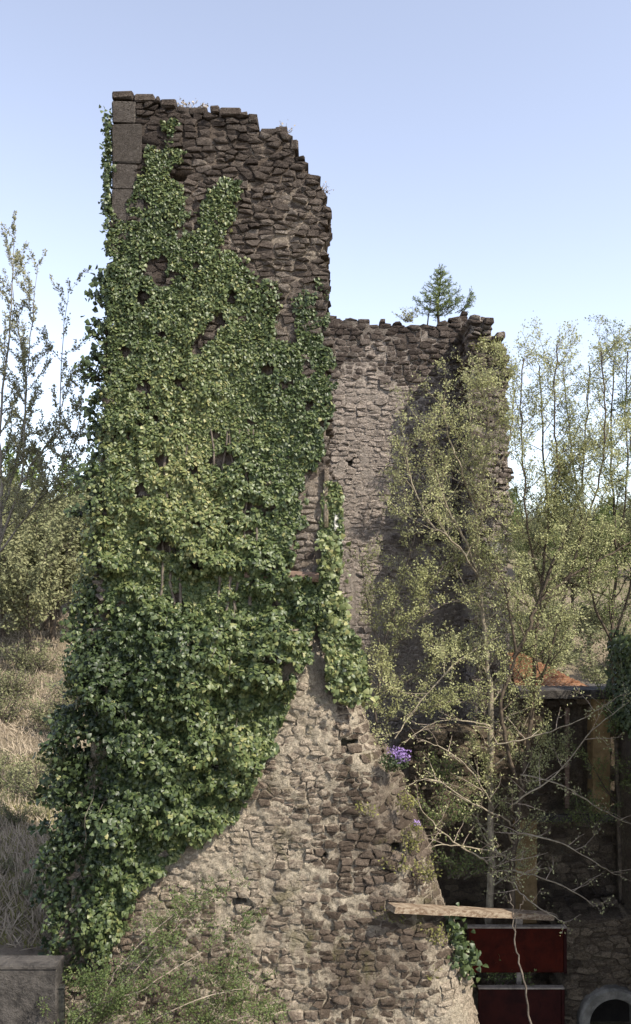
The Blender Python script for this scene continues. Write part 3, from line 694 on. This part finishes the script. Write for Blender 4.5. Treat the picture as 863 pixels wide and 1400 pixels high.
tb = Tubes(); rq2 = random.Random(15)
for k in range(9):
    px = rq2.uniform(100, 330); py = rq2.uniform(880, 1200) if px < 220 else rq2.uniform(820, 1000); L = rq2.uniform(60, 150); pts_ = []
    for i in range(8):
        x_ = px+rq2.uniform(-2.5, 2.5)-i*1.2; y_ = py+L*i/7; bb = float(ivy_bulge(np.array([x_]), np.array([y_]))[0]); q = PW(x_, y_, float(surfT(x_, y_))); q.y -= bb*.9+.02; pts_.append(q)
    tb.add(pts_, [.005]*8, 4)
for k in range(9):
    px = rq2.uniform(160, 360); pts_ = []
    for i in range(13):
        px += rq2.uniform(-6, 6); q = PW(px, 900-i*26, YT); q.y -= .08; pts_.append(q)
    tb.add(pts_, [.03-.001*i for i in range(13)], 5)
tb.build('stems', M['bark_grey'], ivy, 'stuff')
ivyb = thing('ivy', 'narrow bright green ivy strand hanging down the right edge of the tower wall', 'ivy', tuple(PW(470, 960, 13.8)))
ivy_wall(ivyb, IVY2, 15000, 6, jag=4, Ysurf=surfT, tone0=.62, bul=.55)
tuft(ivyb, [(478,905),(488,930),(470,935),(492,950),(455,770),(452,745),(462,820),(460,850)], 60, .15, 9, Y=13.6, tone=.72)
ivyc = thing('ivy', 'dark ivy hanging over the wall at the right edge of the photo', 'ivy', (6.2, 15.5, 7.5))
r_ = np.random.RandomState(12); n = 5000; yv = r_.uniform(12.0, 16.9, n); hz = r_.rand(n)**1.3*1.8; tpv = np.interp(yv, ys, top)+.12
xx = 6.26-r_.rand(n)*.18*(.4+fbm(yv, hz, 2.2, 2))
cloud('leaves', np.stack([xx, yv, tpv-hz+r_.normal(0, .08, n)], 1), np.array([-1, -.4, .3])+r_.normal(0, .4, (n, 3)), np.array([0, 0, -1])+r_.normal(0, .4, (n, 3)), r_.uniform(.06, .11, n), np.clip(.2+r_.normal(0, .15, n), 0, 1), IVYLEAF, M['ivy'], ivyc)
ivyd = thing('ivy', 'small dark ivy patch between the lower wall and the red panel', 'ivy', tuple(PW(624, 1330, 13.9)))
tuft(ivyd, [(618,1262),(624,1280),(630,1296),(622,1305),(634,1312),(640,1322),(645,1300)], 55, .13, 10, Y=13.75, tone=.3)

# ------------------------------------------------------------------ branching plants
def rv(rg): return Vector((rg.gauss(0, 1), rg.gauss(0, 1), rg.gauss(0, 1)))
def twig(rg, p, d, L, r, lev, cfg, tb, lp):
    n = max(3, int(L/cfg['seg'][lev])); st = L/n; pts = [p.copy()]; rad = [r]; d = d.normalized(); trop = cfg['trop'][lev]; q = p.copy()
    for i in range(n):
        d = (d+rv(rg)*cfg['wob'][lev]+Vector((0, 0, trop))).normalized(); q = q+d*st; pts.append(q.copy()); t = (i+1)/n; rad.append(max(.0022, r*(1-.78*t)))
        if lev >= cfg['leaflev']:
            k = cfg['leaves']*st
            while k > 0:
                if rg.random() < k: lp.append((q-d*st*rg.random()+rv(rg)*cfg['spr'], d.copy()))
                k -= 1
    tb[min(lev, len(tb)-1)].add(pts, rad, 5 if lev == 0 else 3)
    if lev < cfg['max']:
        nc = cfg['n'][lev]; nc = int(nc*L/cfg['ref'][lev]+rg.random()); 
        for c in range(nc):
            t = cfg['t0']+(1-cfg['t0'])*(c+rg.random())/max(1, nc); x = t*n; i = min(n-1, int(x)); pos = pts[i].lerp(pts[i+1], x-i)
            dd = (pts[i+1]-pts[i]).normalized(); o = dd.orthogonal().normalized(); o.rotate(__import__('mathutils').Quaternion(dd, rg.uniform(0, 6.283)))
            an = R(rg.uniform(*cfg['ang'])); nd = dd*math.cos(an)+o*math.sin(an)
            twig(rg, pos, nd, L*cfg['lr'][lev]*(1-.45*t)*rg.uniform(.65, 1.2), max(.003, rad[i]*.6), lev+1, cfg, tb, lp)
SPR = dict(seg=[.2, .14, .09, .06], trop=[.10, .10, .07, .05], wob=[.10, .10, .12, .14], leaflev=1, leaves=80, spr=.045, max=2, n=[12, 7, 3], ref=[2.0, .8, .3], lr=[.42, .45, .5], t0=.12, ang=(22, 52))
def finish_leaves(t, lp, rg_seed, size, mat, tone=.5, tmpl=LEAF, up=.5, out=.5, frac=None, name='leaves'):
    r = np.random.RandomState(rg_seed); P = np.array([tuple(a) for a, b in lp]); D = np.array([tuple(b) for a, b in lp]); m = len(P)
    nr_ = r.normal(0, .6, (m, 3))+np.array([.1, -.35, .5]); tp = D*.7+r.normal(0, .5, (m, 3))+np.array([0, 0, .2])
    tn = np.clip(tone+(fbm(P[:, 0], P[:, 2], 1.2, 3)-.5)*.6+r.normal(0, .2, m), 0, 1)
    cloud(name, P, nr_, tp, r.uniform(size[0], size[1], m), tn, tmpl, M[mat], t)
def path_tree(name, label, paths, r0, seed, cfg, leaf, bark, size, nb, blen, group=None, cat='tree', tone=.5, dirb=None, t0=.15, rend=.012):
    rg = random.Random(seed); first = PW(*paths[0][0]); t = thing(name, label, cat, (first.x, first.y, float(terr(first.x, first.y))), group)
    tr = Tubes(); b1 = Tubes(); b2 = Tubes(); lp = []
    for pi, path in enumerate(paths):
        P = [PW(*q) for q in path]; pts = []
        for i in range(len(P)-1):
            p_1 = P[max(0, i-1)]; p2 = P[min(len(P)-1, i+2)]
            for k in range(6):
                u = k/6; a_, b_ = P[i], P[i+1]
                pts.append(.5*((2*a_)+(b_-p_1)*u+(2*p_1-5*a_+4*b_-p2)*u*u+(3*a_-p_1-3*b_+p2)*u**3)+rv(rg)*.012)
        pts.append(P[-1]); m = len(pts); rr = r0[pi]; rad = [rr*(1-i/(m-1))+rend*(i/(m-1)) for i in range(m)]
        tr = Tubes(); tr.add(pts, rad, 7 if rr > .03 else 5); tr.build('trunk' if pi == 0 else 'limb', M[bark[0]], t); L = sum((pts[i+1]-pts[i]).length for i in range(m-1))
        k_ = nb[pi]
        for c in range(k_):
            t_ = t0+(1-t0)*(c+rg.random())/k_; x = t_*(m-1); i = min(m-2, int(x)); pos = pts[i].lerp(pts[i+1], x-i); dd = (pts[i+1]-pts[i]).normalized()
            an = rg.uniform(0, 6.283); el = rg.uniform(-.1, .9) if dirb is None else dirb(rg)
            o = Vector((math.cos(an), math.sin(an)*.7, 0)); nd = (o+Vector((0, 0, el))+dd*.4).normalized()
            twig(rg, pos, nd, blen*(1-.35*t_)*rg.uniform(.6, 1.25), min(.02, rad[i]*.5), 0, cfg, [b1, b1, b2], lp)
    b1.build('branches', M[bark[1]], t, 'stuff'); b2.build('twigs', M[bark[2]], t, 'stuff')
    if lp: finish_leaves(t, lp, seed, size, leaf, tone)
    return t, len(lp)
cnt = []
TG = 'young spring trees in front of the back wall'
cnt.append(path_tree('young_tree', 'pale-barked young tree rising beside the board to a leafy crown before the back wall', [
    [(668,1262,15.6),(672,1180,15.6),(670,1060,15.7),(672,960,15.7),(664,880,15.8),(655,790,15.9),(650,700,16),(646,610,16),(640,540,16)],
    [(655,790,15.9),(636,740,15.6),(610,690,15.5),(590,630,15.4),(578,575,15.4)], [(664,880,15.8),(620,910,15.2),(575,960,15.0),(540,1010,14.8)],
    [(650,700,16),(664,630,15.7),(668,560,15.6),(662,540,15.6)],
    [(655,790,15.9),(620,740,15.2),(585,710,15),(560,650,14.9),(556,600,14.9)], [(650,740,16),(668,680,15.4),(690,620,15.3),(700,580,15.2),(702,530,15.2)], [(650,700,16),(630,640,15.3),(612,590,15.2),(606,545,15.1)]],
    (.075, .03, .02, .03, .02, .02, .02), 21, dict(SPR, ang=(25, 65), leaves=58), 'spring', ('bark_pale', 'bark_pale', 'bark_grey'), (.028, .054), (34, 16, 12, 12, 14, 14, 12), 1.35, TG, tone=.55, t0=.08)[1])
cnt.append(path_tree('young_tree', 'darker forked young tree reaching from behind the board up to the right against the sky', [
    [(700,1250,15.3),(704,1150,15.4),(716,1060,15.5),(728,960,15.6),(732,880,15.7),(740,800,15.8),(748,700,15.9),(742,600,16),(738,500,16.0)],
    [(704,900,15.2),(722,862,15.2),(735,826,15.2),(775,792,15.3),(820,765,15.4),(872,735,15.5)], [(735,826,15.2),(760,760,15.2),(790,690,15.3),(800,600,15.4),(806,500,15.5)],
    [(712,1085,15.47),(696,1030,15.2),(684,965,15.1),(704,900,15.2),(698,850,15.1),(690,800,15.1),(676,770,15.1)],
    [(728,960,15.6),(750,900,15.6),(772,820,15.6),(786,760,15.7),(800,690,15.7)],
    [(740,800,15.8),(720,720,15.3),(716,640,15.2),(712,560,15.2),(716,490,15.2)], [(742,760,15.8),(762,660,15.2),(758,560,15.1),(762,470,15.1)], [(775,792,15.3),(800,720,15),(822,640,15),(828,560,15),(822,480,15)]],
    (.06, .045, .03, .045, .03, .022, .022, .022), 22, dict(SPR, ang=(22, 55), leaves=105), 'spring', ('bark_dark', 'bark_dark', 'bark_grey'), (.028, .054), (34, 16, 22, 7, 12, 20, 20, 20), 1.25, TG, tone=.4, t0=.12)[1])
cnt.append(path_tree('young_tree', 'slender young tree with upright leafy shoots at the right edge of the photo', [
    [(850,1300,16.6),(848,1150,16.6),(842,1000,16.6),(838,880,16.6),(842,760,16.6),(836,640,16.6),(840,490,16.6)], [(838,880,16.6),(862,800,16.5),(868,700,16.4),(862,580,16.4)],
    [(838,880,16.6),(810,820,16.4),(800,740,16.3),(782,620,16.3),(770,500,16.3)], [(842,760,16.6),(858,660,16.2),(856,560,16.1),(858,480,16.1)], [(842,820,16.6),(790,800,16.9),(740,780,17.1),(700,770,17.2)]],
    (.06, .03, .03, .02, .02), 23, SPR, 'spring_dk', ('bark_dark', 'bark_dark', 'bark_grey'), (.030, .056), (34, 20, 22, 18, 14), 1.3, TG, tone=.6, t0=.2)[1])
cnt.append(path_tree('young_tree', 'thin young tree spreading soft pale leaves in front of the middle of the back wall', [
    [(512,1010,16.1),(516,950,16.1),(524,890,16.1),(540,830,16.2),(560,760,16.2),(570,700,16.2)], [(524,890,16.1),(508,850,16.0),(498,800,16.0),(494,760,16.0)], [(520,910,16.1),(560,860,15.8),(600,830,15.7),(640,820,15.6)], [(516,960,16.1),(560,930,15.7),(600,900,15.5),(640,890,15.5)], [(540,830,16.2),(580,800,15.8),(620,760,15.7)], [(514,990,16.1),(560,980,15.3),(610,960,15.1),(650,960,15.0)]],
    (.03, .014, .014, .014, .012, .014), 24, dict(SPR, leaves=80), 'spring', ('bark_grey', 'bark_grey', 'bark_grey'), (.032, .055), (24, 12, 16, 16, 12, 16), 1.0, TG, tone=.35, t0=.1)[1])
# pale bare branches criss-crossing low in front
rg = random.Random(77)
und = [[(690,1120,14.9),(640,1095,14.6),(590,1065,14.4),(556,1075,14.2)], [(668,1180,15),(620,1150,14.7),(580,1110,14.5),(548,1072,14.3)], [(672,1020,15.2),(720,1010,15),(790,985,14.8),(850,950,14.8)],
       [(690,1190,15),(740,1200,14.7),(790,1222,14.5),(812,1240,14.4)], [(700,1140,15),(760,1150,14.8),(815,1180,14.6),(850,1200,14.6)], [(715,1060,15.3),(770,1075,15),(830,1110,14.9),(870,1130,14.9)],
       [(690,1170,15),(650,1160,14.5),(610,1155,14.2),(580,1160,14)], [(700,1100,15),(760,1060,14.8),(810,1000,14.8),(860,960,14.8)], [(700,1200,14.9),(716,1225,14.5),(750,1250,14.2),(775,1262,14.1)], [(672,1100,15.3),(640,1050,14.9),(600,1020,14.6),(570,1012,14.5)],
       [(680,1000,15.3),(640,985,15),(590,990,14.8),(552,1016,14.6)]]
for q in und:
    px0, py0 = q[0][0], q[0][1]+14
    if px0 <= 684: q.insert(0, (float(np.interp(py0, [880, 960, 1060, 1180, 1262], [664, 672, 670, 672, 668])), py0, 15.62))
    else: q.insert(0, (float(np.interp(py0, [880, 960, 1060, 1150, 1250], [732, 728, 716, 704, 700])), py0, float(np.interp(py0, [960, 1060, 1150, 1250], [15.6, 15.5, 15.4, 15.3]))))
UC = dict(SPR, trop=[.02, .03, .03, .03], leaves=34, n=[8, 5, 2], ang=(25, 65), wob=[.13, .14, .15, .15])
cnt.append(path_tree('undergrowth_tree', 'tangle of pale bare criss-crossing branches above the wooden board', und, (.022,)*11, 31, UC, 'spring', ('bark_pale', 'straw_twig', 'straw_twig'), (.03, .055), (9,)*11, .75, None, 'shrub', tone=.75, t0=.1, rend=.006)[1])
cnt.append(path_tree('thin_sapling', 'thin bare sapling stem crossing in front of the two red panels', [[(728,1420,13.4),(718,1350,13.4),(706,1300,13.5),(701,1250,13.5),(697,1222,13.5)], [(703,1252,13.5),(714,1235,13.5),(717,1224,13.5)]], (.020, .008), 32, dict(SPR, leaves=5), 'spring', ('bark_grey', 'bark_grey', 'bark_grey'), (.03, .05), (3, 1), .25, None, 'sapling', t0=.5, rend=.008)[1])
# left tree with budding twigs against the sky
LC = dict(SPR, trop=[.12, .12, .08, .05], leaves=85, n=[11, 7, 3], lr=[.42, .45, .5], spr=.016, ang=(18, 40), leaflev=0)
cnt.append(path_tree('budding_tree', 'tree with bare budding upright twigs against the sky at the left edge', [
    [(-30,1180,16.5),(-20,950,16.5),(-8,800,16.5),(2,700,16.5),(0,580,16.5),(14,440,16.5),(18,325,16.5)], [(2,740,16.5),(30,660,16.3),(62,610,16.2),(80,590,16.2),(84,500,16.1),(93,395,16.1)],
    [(4,700,16.5),(28,610,16.7),(36,520,16.8),(22,430,16.8),(16,350,16.8)], [(30,660,16.3),(34,570,16.3),(40,480,16.3),(52,360,16.3)], [(-5,760,16.5),(40,700,16.2),(78,650,16),(104,590,15.9),(114,530,15.9)],
    [(10,720,16.5),(60,680,16.4),(92,640,16.4),(112,618,16.4)]],
    (.07, .03, .025, .022, .025, .015), 41, LC, 'bud', ('bark_mid', 'bark_mid', 'bark_mid'), (.038, .065), (34, 24, 22, 18, 22, 16), .95, None, tone=.5, t0=.12, rend=.004)[1])

# ------------------------------------------------------------------ conifer sapling and plants on the wall top
con = thing('conifer_sapling', 'small bushy conifer sapling rooted on top of the back wall', 'tree', tuple(PW(600, 444, 20.2)))
b = PW(600, 446, 20.2); tb = Tubes(); tb.add([b, b+Vector((-.03, 0, .5)), b+Vector((.03, 0, 1.05)), b+Vector((.05, 0, 1.5))], [.035, .028, .018, .005], 6)
tb.add([b+Vector((-.28, .1, -.02)), b+Vector((-.24, .1, .35)), b+Vector((-.18, .05, .7))], [.02, .016, .006], 5)
rg = random.Random(9); lp = []; br = Tubes()
for k in range(66):
    wh = k//7; fr = (wh+rg.uniform(-.15, .15))/9.5; z0 = b.z+.26+1.22*fr
    L = (.66*(1-fr)**.9)*rg.uniform(.5, 1.25)+.08; an = 6.283*(k % 7)/7+wh*.5+rg.uniform(-.2, .2); d = Vector((math.cos(an), math.sin(an), rg.uniform(-.08, .28)+1.1*fr*fr))
    twig(rg, Vector((b.x-.02+.05*fr, b.y, z0)), d, L, .008, 0, dict(seg=[.06, .05], trop=[.045, .03], wob=[.05, .06], leaflev=0, leaves=90, spr=.008, max=1, n=[7], ref=[.6], lr=[.26], t0=.3, ang=(35, 50)), [br, br], lp)
d = Vector((.9, -.1, .5)); 
for q in range(3): twig(rg, PW(622, 428, 20.1)+Vector((.1*q, 0, 0)), Vector((.8, -.2, .35+.3*q)), .55, .01, 0, dict(seg=[.06, .05], trop=[.05, .04], wob=[.05, .06], leaflev=0, leaves=95, spr=.012, max=1, n=[9], ref=[.6], lr=[.4], t0=.2, ang=(35, 55)), [br, br], lp)
tb.build('trunk', M['bark_dark'], con); br.build('branches', M['bark_dark'], con); finish_leaves(con, lp, 4, (.05, .09), 'needle', .5, SLIM if False else (np.array([(0, 0, 0), (-.12, .5, .0), (0, 1, 0), (.12, .5, .0)]), [[0, 3, 2], [0, 2, 1]]), name='needles')
def bush(name, label, px, py, Y, w_, h_, n, leaf, seed, cat='plant', size=(.03, .06), tone=.5, stems=14, bark='bark_grey', lv=40, tmpl=LEAF, group=None):
    rg = random.Random(seed); b = PW(px, py, Y); t = thing(name, label, cat, tuple(b), group); tb = Tubes(); lp = []
    for k in range(stems):
        an = rg.uniform(0, 6.283); d = Vector((math.cos(an)*w_*.8, math.sin(an)*.4*w_, h_*rg.uniform(.5, 1)))
        twig(rg, b+Vector((rg.uniform(-.3, .3)*w_, rg.uniform(-.1, .1), 0)), d, d.length, .006, 0, dict(seg=[.06, .05, .04], trop=[.05, .05, .03], wob=[.15, .15, .15], leaflev=0, leaves=lv, spr=.02, max=1, n=[n], ref=[.6], lr=[.5], t0=.2, ang=(25, 60)), [tb, tb], lp)
    tb.build('stems', M[bark], t, 'stuff'); finish_leaves(t, lp, seed, size, leaf, tone, tmpl); return t
SPR2 = 0
bush('wall_plant', 'dry wisps of grass on the shoulder of the tower top, right', 392, 182, 14.2, .2, .12, 3, 'brush', 152, tone=.4, stems=8, lv=20)
bush('wall_plant', 'dry wisps of grass on the upper right edge of the tower', 444, 262, 14.2, .2, .14, 3, 'brush', 153, tone=.4, stems=8, lv=20)
bush('small_bush', 'low loose pale green bush on the back wall top, left of the conifer sapling', 560, 440, 20.1, .45, .28, 6, 'mossleaf', 51, 'bush', tone=.6)
bush('wall_plant', 'dry tuft of growth on the top edge of the tower near its middle', 262, 150, 14.2, .3, .1, 5, 'brush', 52, tone=.5, stems=10)
bush('wall_plant', 'mossy tuft hanging on the right side of the jagged broken pier', 668, 480, 18.2, .4, .25, 6, 'mossleaf', 53, tone=.5)
bush('wall_plant', 'mossy plant low on the jagged broken pier, above the leafy tree crown', 655, 530, 18.0, .4, .3, 8, 'spring', 54, tone=.4, stems=20)
fl = thing('flowering_plant', 'cushion of purple flowers growing at the broken edge of the lower wall', 'flower', tuple(PW(545, 1042, 13.5)))
r = np.random.RandomState(5)
def blob(t, name, px, py, Y, sx, sz, n, size, mat, tone, tmpl, seed, sy=.12):
    r = np.random.RandomState(seed); a = r.normal(0, 1, (n, 3)); a = a/np.linalg.norm(a, axis=1, keepdims=True)*r.rand(n, 1)**.4
    c_ = np.array(PW(px, py, Y)); P = c_+a*np.array([sx, sy, sz]); cloud(name, P, a+r.normal(0, .5, (n, 3))+np.array([0, -.4, .3]), r.normal(0, 1, (n, 3)), r.uniform(size[0], size[1], n), np.clip(tone+r.normal(0, .22, n), 0, 1), tmpl, M[mat], t)
blob(fl, 'leaves', 538, 1042, 13.5, .26, .15, 900, (.03, .05), 'ivy', .2, LEAF, 6)
blob(fl, 'flowers', 549, 1032, 13.42, .19, .13, 230, (.025, .045), 'purple', .55, LEAF, 7); blob(fl, 'flowers', 541, 1027, 13.42, .16, .08, 90, (.025, .04), 'purple', .6, LEAF, 8)
fl2 = thing('flowering_plant', 'tiny purple flower tuft lower down on the edge of the lower wall', 'flower', tuple(PW(570, 1128, 13.5)))
blob(fl2, 'leaves', 569, 1130, 13.6, .10, .08, 160, (.02, .04), 'mossleaf', .4, LEAF, 9); blob(fl2, 'flowers', 570, 1125, 13.5, .07, .05, 50, (.02, .035), 'purple', .6, LEAF, 10)
# greenery growing on the sloping edge of the lower wall
k = 0
for (px, py, w_, h_, lb) in ((500,1112,.22,.2,'little leafy plant rooted in the lower wall below the purple flowers'), (553,1108,.3,.3,'mossy plant cushion on the wall edge just under the purple flowers'), (566,1165,.35,.35,'yellow-green plant on the sloping wall edge, midway to the board'),
                            (588,1205,.3,.35,'yellow-green tuft on the wall edge just above the board end'), (545,1190,.3,.25,'olive tuft on the wall face left of the sloping edge'), (597,1290,.3,.3,'yellow-green tuft on the wall edge below the board'),
                            (545,1260,.35,.25,'low green plant on the wall under the left end of the board'), (585,1340,.3,.3,'sparse olive tuft near the foot of the wall, left of the red panels')):
    k += 1; bush('wall_plant', lb, px, py, 13.45, w_, h_, 5, 'mossleaf', 60+k, tone=.55, stems=12, lv=30, group='plants rooted in the lower wall')
# plants in the shaded yard
k = 0
for (px, py, Y, lb) in ((600,1130,15.2,'leafy bush in the gap behind the purple flowers'), (625,1200,15.2,'green bush behind the left half of the wooden board'), (610,1075,16.2,'loose bush against the shaded wall right of the purple flowers'), (680,1345,15.2,'low plant seen between the two red panels'), (760,1040,16.6,'pale leafy plant climbing over the shaded openings'), (800,1130,16.4,'pale sprays of leaves hanging before the dark stone wall')):
    k += 1; bush('yard_bush', lb, px, py, Y, .7, .6, 8, 'spring_dk' if k != 5 else 'spring', 80+k, 'bush', tone=.4, stems=16, lv=26)
# brush in front of the lower wall, bottom left
FC = dict(SPR, leaves=130, trop=[-.02, .0, .0, 0], n=[9, 6, 2], wob=[.10, .12, .13, .1], ang=(20, 50), lr=[.5, .5, .5])
fp = [[(60,1480,12.2),(110,1420,12.2),(150,1370,12.2),(200,1310,12.3),(250,1260,12.4),(290,1225,12.5)], [(90,1480,12.2),(170,1420,12.1),(260,1370,12.1),(340,1350,12.2)], [(70,1480,12.2),(130,1390,12.2),(165,1320,12.2),(215,1270,12.3),(260,1235,12.4)],
      [(120,1500,12),(200,1460,12),(300,1400,12),(360,1385,12.1)], [(60,1450,12),(120,1380,12),(200,1350,12),(280,1300,12.2)], [(260,1500,12.2),(290,1420,12.3),(312,1340,12.4),(322,1270,12.5)], [(290,1500,12.2),(320,1420,12.3),(345,1350,12.4)]]
cnt.append(path_tree('foreground_shrub', 'olive twiggy shrub in front of the pale lower wall, bottom left', fp, (.014,)*7, 33, FC, 'spring_dk', ('straw_twig', 'bark_dark', 'bark_dark'), (.026, .046), (26,)*7, .75, None, 'shrub', tone=.15, t0=.15, rend=.004)[1])

# ------------------------------------------------------------------ bank and woods behind
def blades(name, label, cat, n, box, mat, hgt, seed, tone=.5):
    r = np.random.RandomState(seed); y = r.uniform(box[2], box[3], n); x = r.uniform(box[0], box[1], n)*(y/20.); z = terr(x, y)
    P = np.stack([x, y, z-.02], 1); tp = np.array([0, 0, .7])+r.normal(0, .6, (n, 3)); nr_ = np.array([0, -1, .2])+r.normal(0, .5, (n, 3))
    tn = np.clip(tone+(fbm(x, y, .35, 2)-.5)*1.0+r.normal(0, .15, n), 0, 1)
    o = cloud(name, P, nr_, tp, r.uniform(hgt[0], hgt[1], n)*(.5+fbm(x, y, .5, 5)), tn, (np.array([(-.035, 0, 0), (.035, 0, 0), (.02, .6, .05), (0, 1, .15)]), [[0, 1, 2], [0, 2, 3]]), M[mat], None)
    return tag(o, label, cat, kind='stuff')
blades('dry_grass', 'tall dry straw-coloured grass and brush on the bank left of the tower', 'grass', 34000, (-11, -4, 15.5, 44), 'brush', (.14, .45), 91, .55)
blades('green_grass', 'rough green grass patches at the foot of the bank on the left', 'grass', 12000, (-11, -4, 15.5, 30), 'mossleaf', (.12, .35), 92, .5)
# brush bushes on the bank
def proto_tree(name, kind, seed):
    rg = random.Random(seed); r = np.random.RandomState(seed); t = thing(name, '', 'tree', (0, 0, 0)); tb = Tubes(); P = []; 
    if kind == 'conifer':
        Ht = 7.0; tb.add([Vector((0, 0, 0)), Vector((0.05, 0, Ht*.5)), Vector((0, 0, Ht))], [.14, .08, .02], 6)
        for k in range(90):
            f = k/90; z = .9+(Ht-1)*f; L = 1.9*(1-f)**.8*rg.uniform(.7, 1.1)+.1; an = rg.uniform(0, 6.283); m = int(8+L*16)
            u = r.rand(m)**.7*L; P.append(np.stack([np.cos(an)*u+r.normal(0, .12, m), np.sin(an)*u+r.normal(0, .12, m), z-u*.28+r.normal(0, .08, m)], 1))
        P = np.concatenate(P); sz = (.16, .34); mat = 'needle'
    else:
        Ht = {'round': 5.5, 'shrub': 2.6}[kind]; lp = []; br = Tubes()
        cfg = dict(seg=[.5, .3, .2, .15], trop=[.10, .08, .05, .05], wob=[.12, .14, .15, .15], leaflev=1, leaves={'round': 20, 'shrub': 30}[kind], spr=.09, max=2, n=[9, 6, 3], ref=[2.2, 1, .5], lr=[.5, .5, .5], t0=.1, ang=(25, 55))
        ns = {'round': 9, 'shrub': 9}[kind]
        if kind == 'round': tb.add([Vector((0, 0, -.2)), Vector((.05, 0, 1.4)), Vector((0, .05, 3))], [.13, .10, .05], 6)
        else: tb.add([Vector((0, 0, -.2)), Vector((.02, 0, .5))], [.06, .04], 5)
        for k in range(ns):
            an = 6.283*k/ns+rg.uniform(-.3, .3); z = (.8+rg.random()*2.2) if kind == 'round' else .1
            twig(rg, Vector((0, 0, z)), Vector((math.cos(an), math.sin(an), rg.uniform(.5, 1.6))), Ht*.55*rg.uniform(.7, 1.1), .04, 0, cfg, [br, br, br], lp)
        P = np.array([tuple(a) for a, b_ in lp]); sz = {'round': (.10, .20), 'shrub': (.06, .12)}[kind]; mat = 'wood_leaf'
        br.build('branches', M['bark_grey'], t, 'stuff')
    tb.build('trunk', M['bark_dark'], t)
    m = len(P); tn = np.clip(.5+(fbm(P[:, 0], P[:, 2], 1.1, 3)-.5)*.9+r.normal(0, .18, m), 0, 1)
    cloud('crown', P, r.normal(0, .7, (m, 3))+np.array([0, -.3, .6]), r.normal(0, 1, (m, 3)), r.uniform(sz[0], sz[1], m), tn, LEAF, M[mat], t)
    return t, m
def copy_tree(o, parent=None):
    c_ = o.copy(); COL.objects.link(c_); c_.parent = parent
    for ch in list(o.children): copy_tree(ch, c_)
    return c_
LB = {'conifer': 'dark conifer on the wooded hillside far behind the ruin', 'round': 'olive broadleaf tree coming into leaf on the hillside behind', 'shrub': 'low spring-leafed shrub on the bank behind the ruin'}
protos = []
for kk, sd_, nm in (('round', 1, 'hillside_tree'), ('round', 2, 'hillside_tree'), ('conifer', 3, 'hillside_conifer'), ('shrub', 4, 'bank_shrub'), ('shrub', 5, 'bank_shrub')):
    t, m = proto_tree(nm, kk, sd_); protos.append([t, kk, False]); cnt.append(m)
rg = random.Random(101)
def put(pi, x, y, s, label=None):
    e = protos[pi]; o = e[0] if not e[2] else copy_tree(e[0]); e[2] = True
    o.location = (x, y, float(terr(x, y))-.1); o.scale = (s*rg.uniform(.9, 1.2), s*rg.uniform(.9, 1.2), s); o.rotation_euler = (0, 0, rg.uniform(0, 6.28))
    tag(o, label or LB[e[1]], 'shrub' if e[1] == 'shrub' else 'tree', {'conifer': 'conifers on the hillside', 'round': 'broadleaf trees on the hillside', 'shrub': 'shrubs on the bank'}[e[1]])
ORD = ['leftmost', 'second from the left', 'third from the left', 'fourth from the left', 'fifth from the left', 'sixth from the left', 'seventh from the left', 'eighth from the left', 'ninth from the left', 'tenth from the left']
KN = {0: 'olive broadleaf tree', 1: 'olive broadleaf tree', 2: 'dark conifer', 3: 'low spring-leafed shrub', 4: 'low spring-leafed shrub'}
def row(n, y0, y1, px0, px1, s0, s1, pick, where):
    seen = {}; todo = []
    for k in range(n):
        y = rg.uniform(y0, y1); px = px0+(px1-px0)*(k+rg.random())/n; p = pick(k); todo.append((px, y, p, rg.uniform(s0, s1)))
    todo.sort(); tot = {}
    for q in todo: tot[KN[q[2]]] = tot.get(KN[q[2]], 0)+1
    for (px, y, p, sc) in todo:
        nm = KN[p]; c_ = seen.get(nm, 0); seen[nm] = c_+1; last = tot[nm]-1-c_
        o_ = 'rightmost' if last == 0 and c_ > 0 else 'second from the right' if last == 1 and c_ > 2 else ORD[min(c_, 9)]
        size_ = 'taller ' if sc > (s0+s1)/2 else 'smaller '
        put(p, (px-431.5)*y/F, y, sc, size_+nm+', '+o_+' '+where)
row(8, 17, 24, -30, 95, .25, .5, lambda k: 3+k % 2, 'low behind the grey parapet')
row(9, 24, 30, -20, 125, .5, .9, lambda k: 3+k % 2, 'on the lower dry bank')
row(9, 31, 37, -20, 130, .8, 1.2, lambda k: 3+k % 2, 'on the upper dry bank')
row(5, 36, 40, -20, 90, 1.0, 1.2, lambda k: k % 2, 'crowning the bank, photo left')
row(10, 41, 46, -30, 165, 1.0, 1.3, lambda k: k % 2, 'behind the bank, left of tower')
row(15, 56, 90, -10, 190, .9, 1.35, lambda k: 2 if k % 3 else 0, 'on the left skyline')
row(11, 24, 29, 685, 880, .9, 1.3, lambda k: 3+k % 2, 'close behind the tiled roof')
row(12, 30, 46, 690, 900, .6, .95, lambda k: (3, 0, 1, 4)[k % 4], 'just above the tiled roof')
row(12, 60, 78, 670, 920, .7, 1.0, lambda k: (0, 2, 1)[k % 3], 'midway up the right hillside')
row(12, 80, 110, 670, 920, .8, 1.15, lambda k: (0, 2, 1)[k % 3], 'on the right skyline')
print('leaf counts', cnt, 'objects', len(bpy.data.objects), 'tris', sum(sum(len(p.vertices)-2 for p in m.polygons) if len(m.polygons) < 60000 else len(m.polygons) for m in bpy.data.meshes))
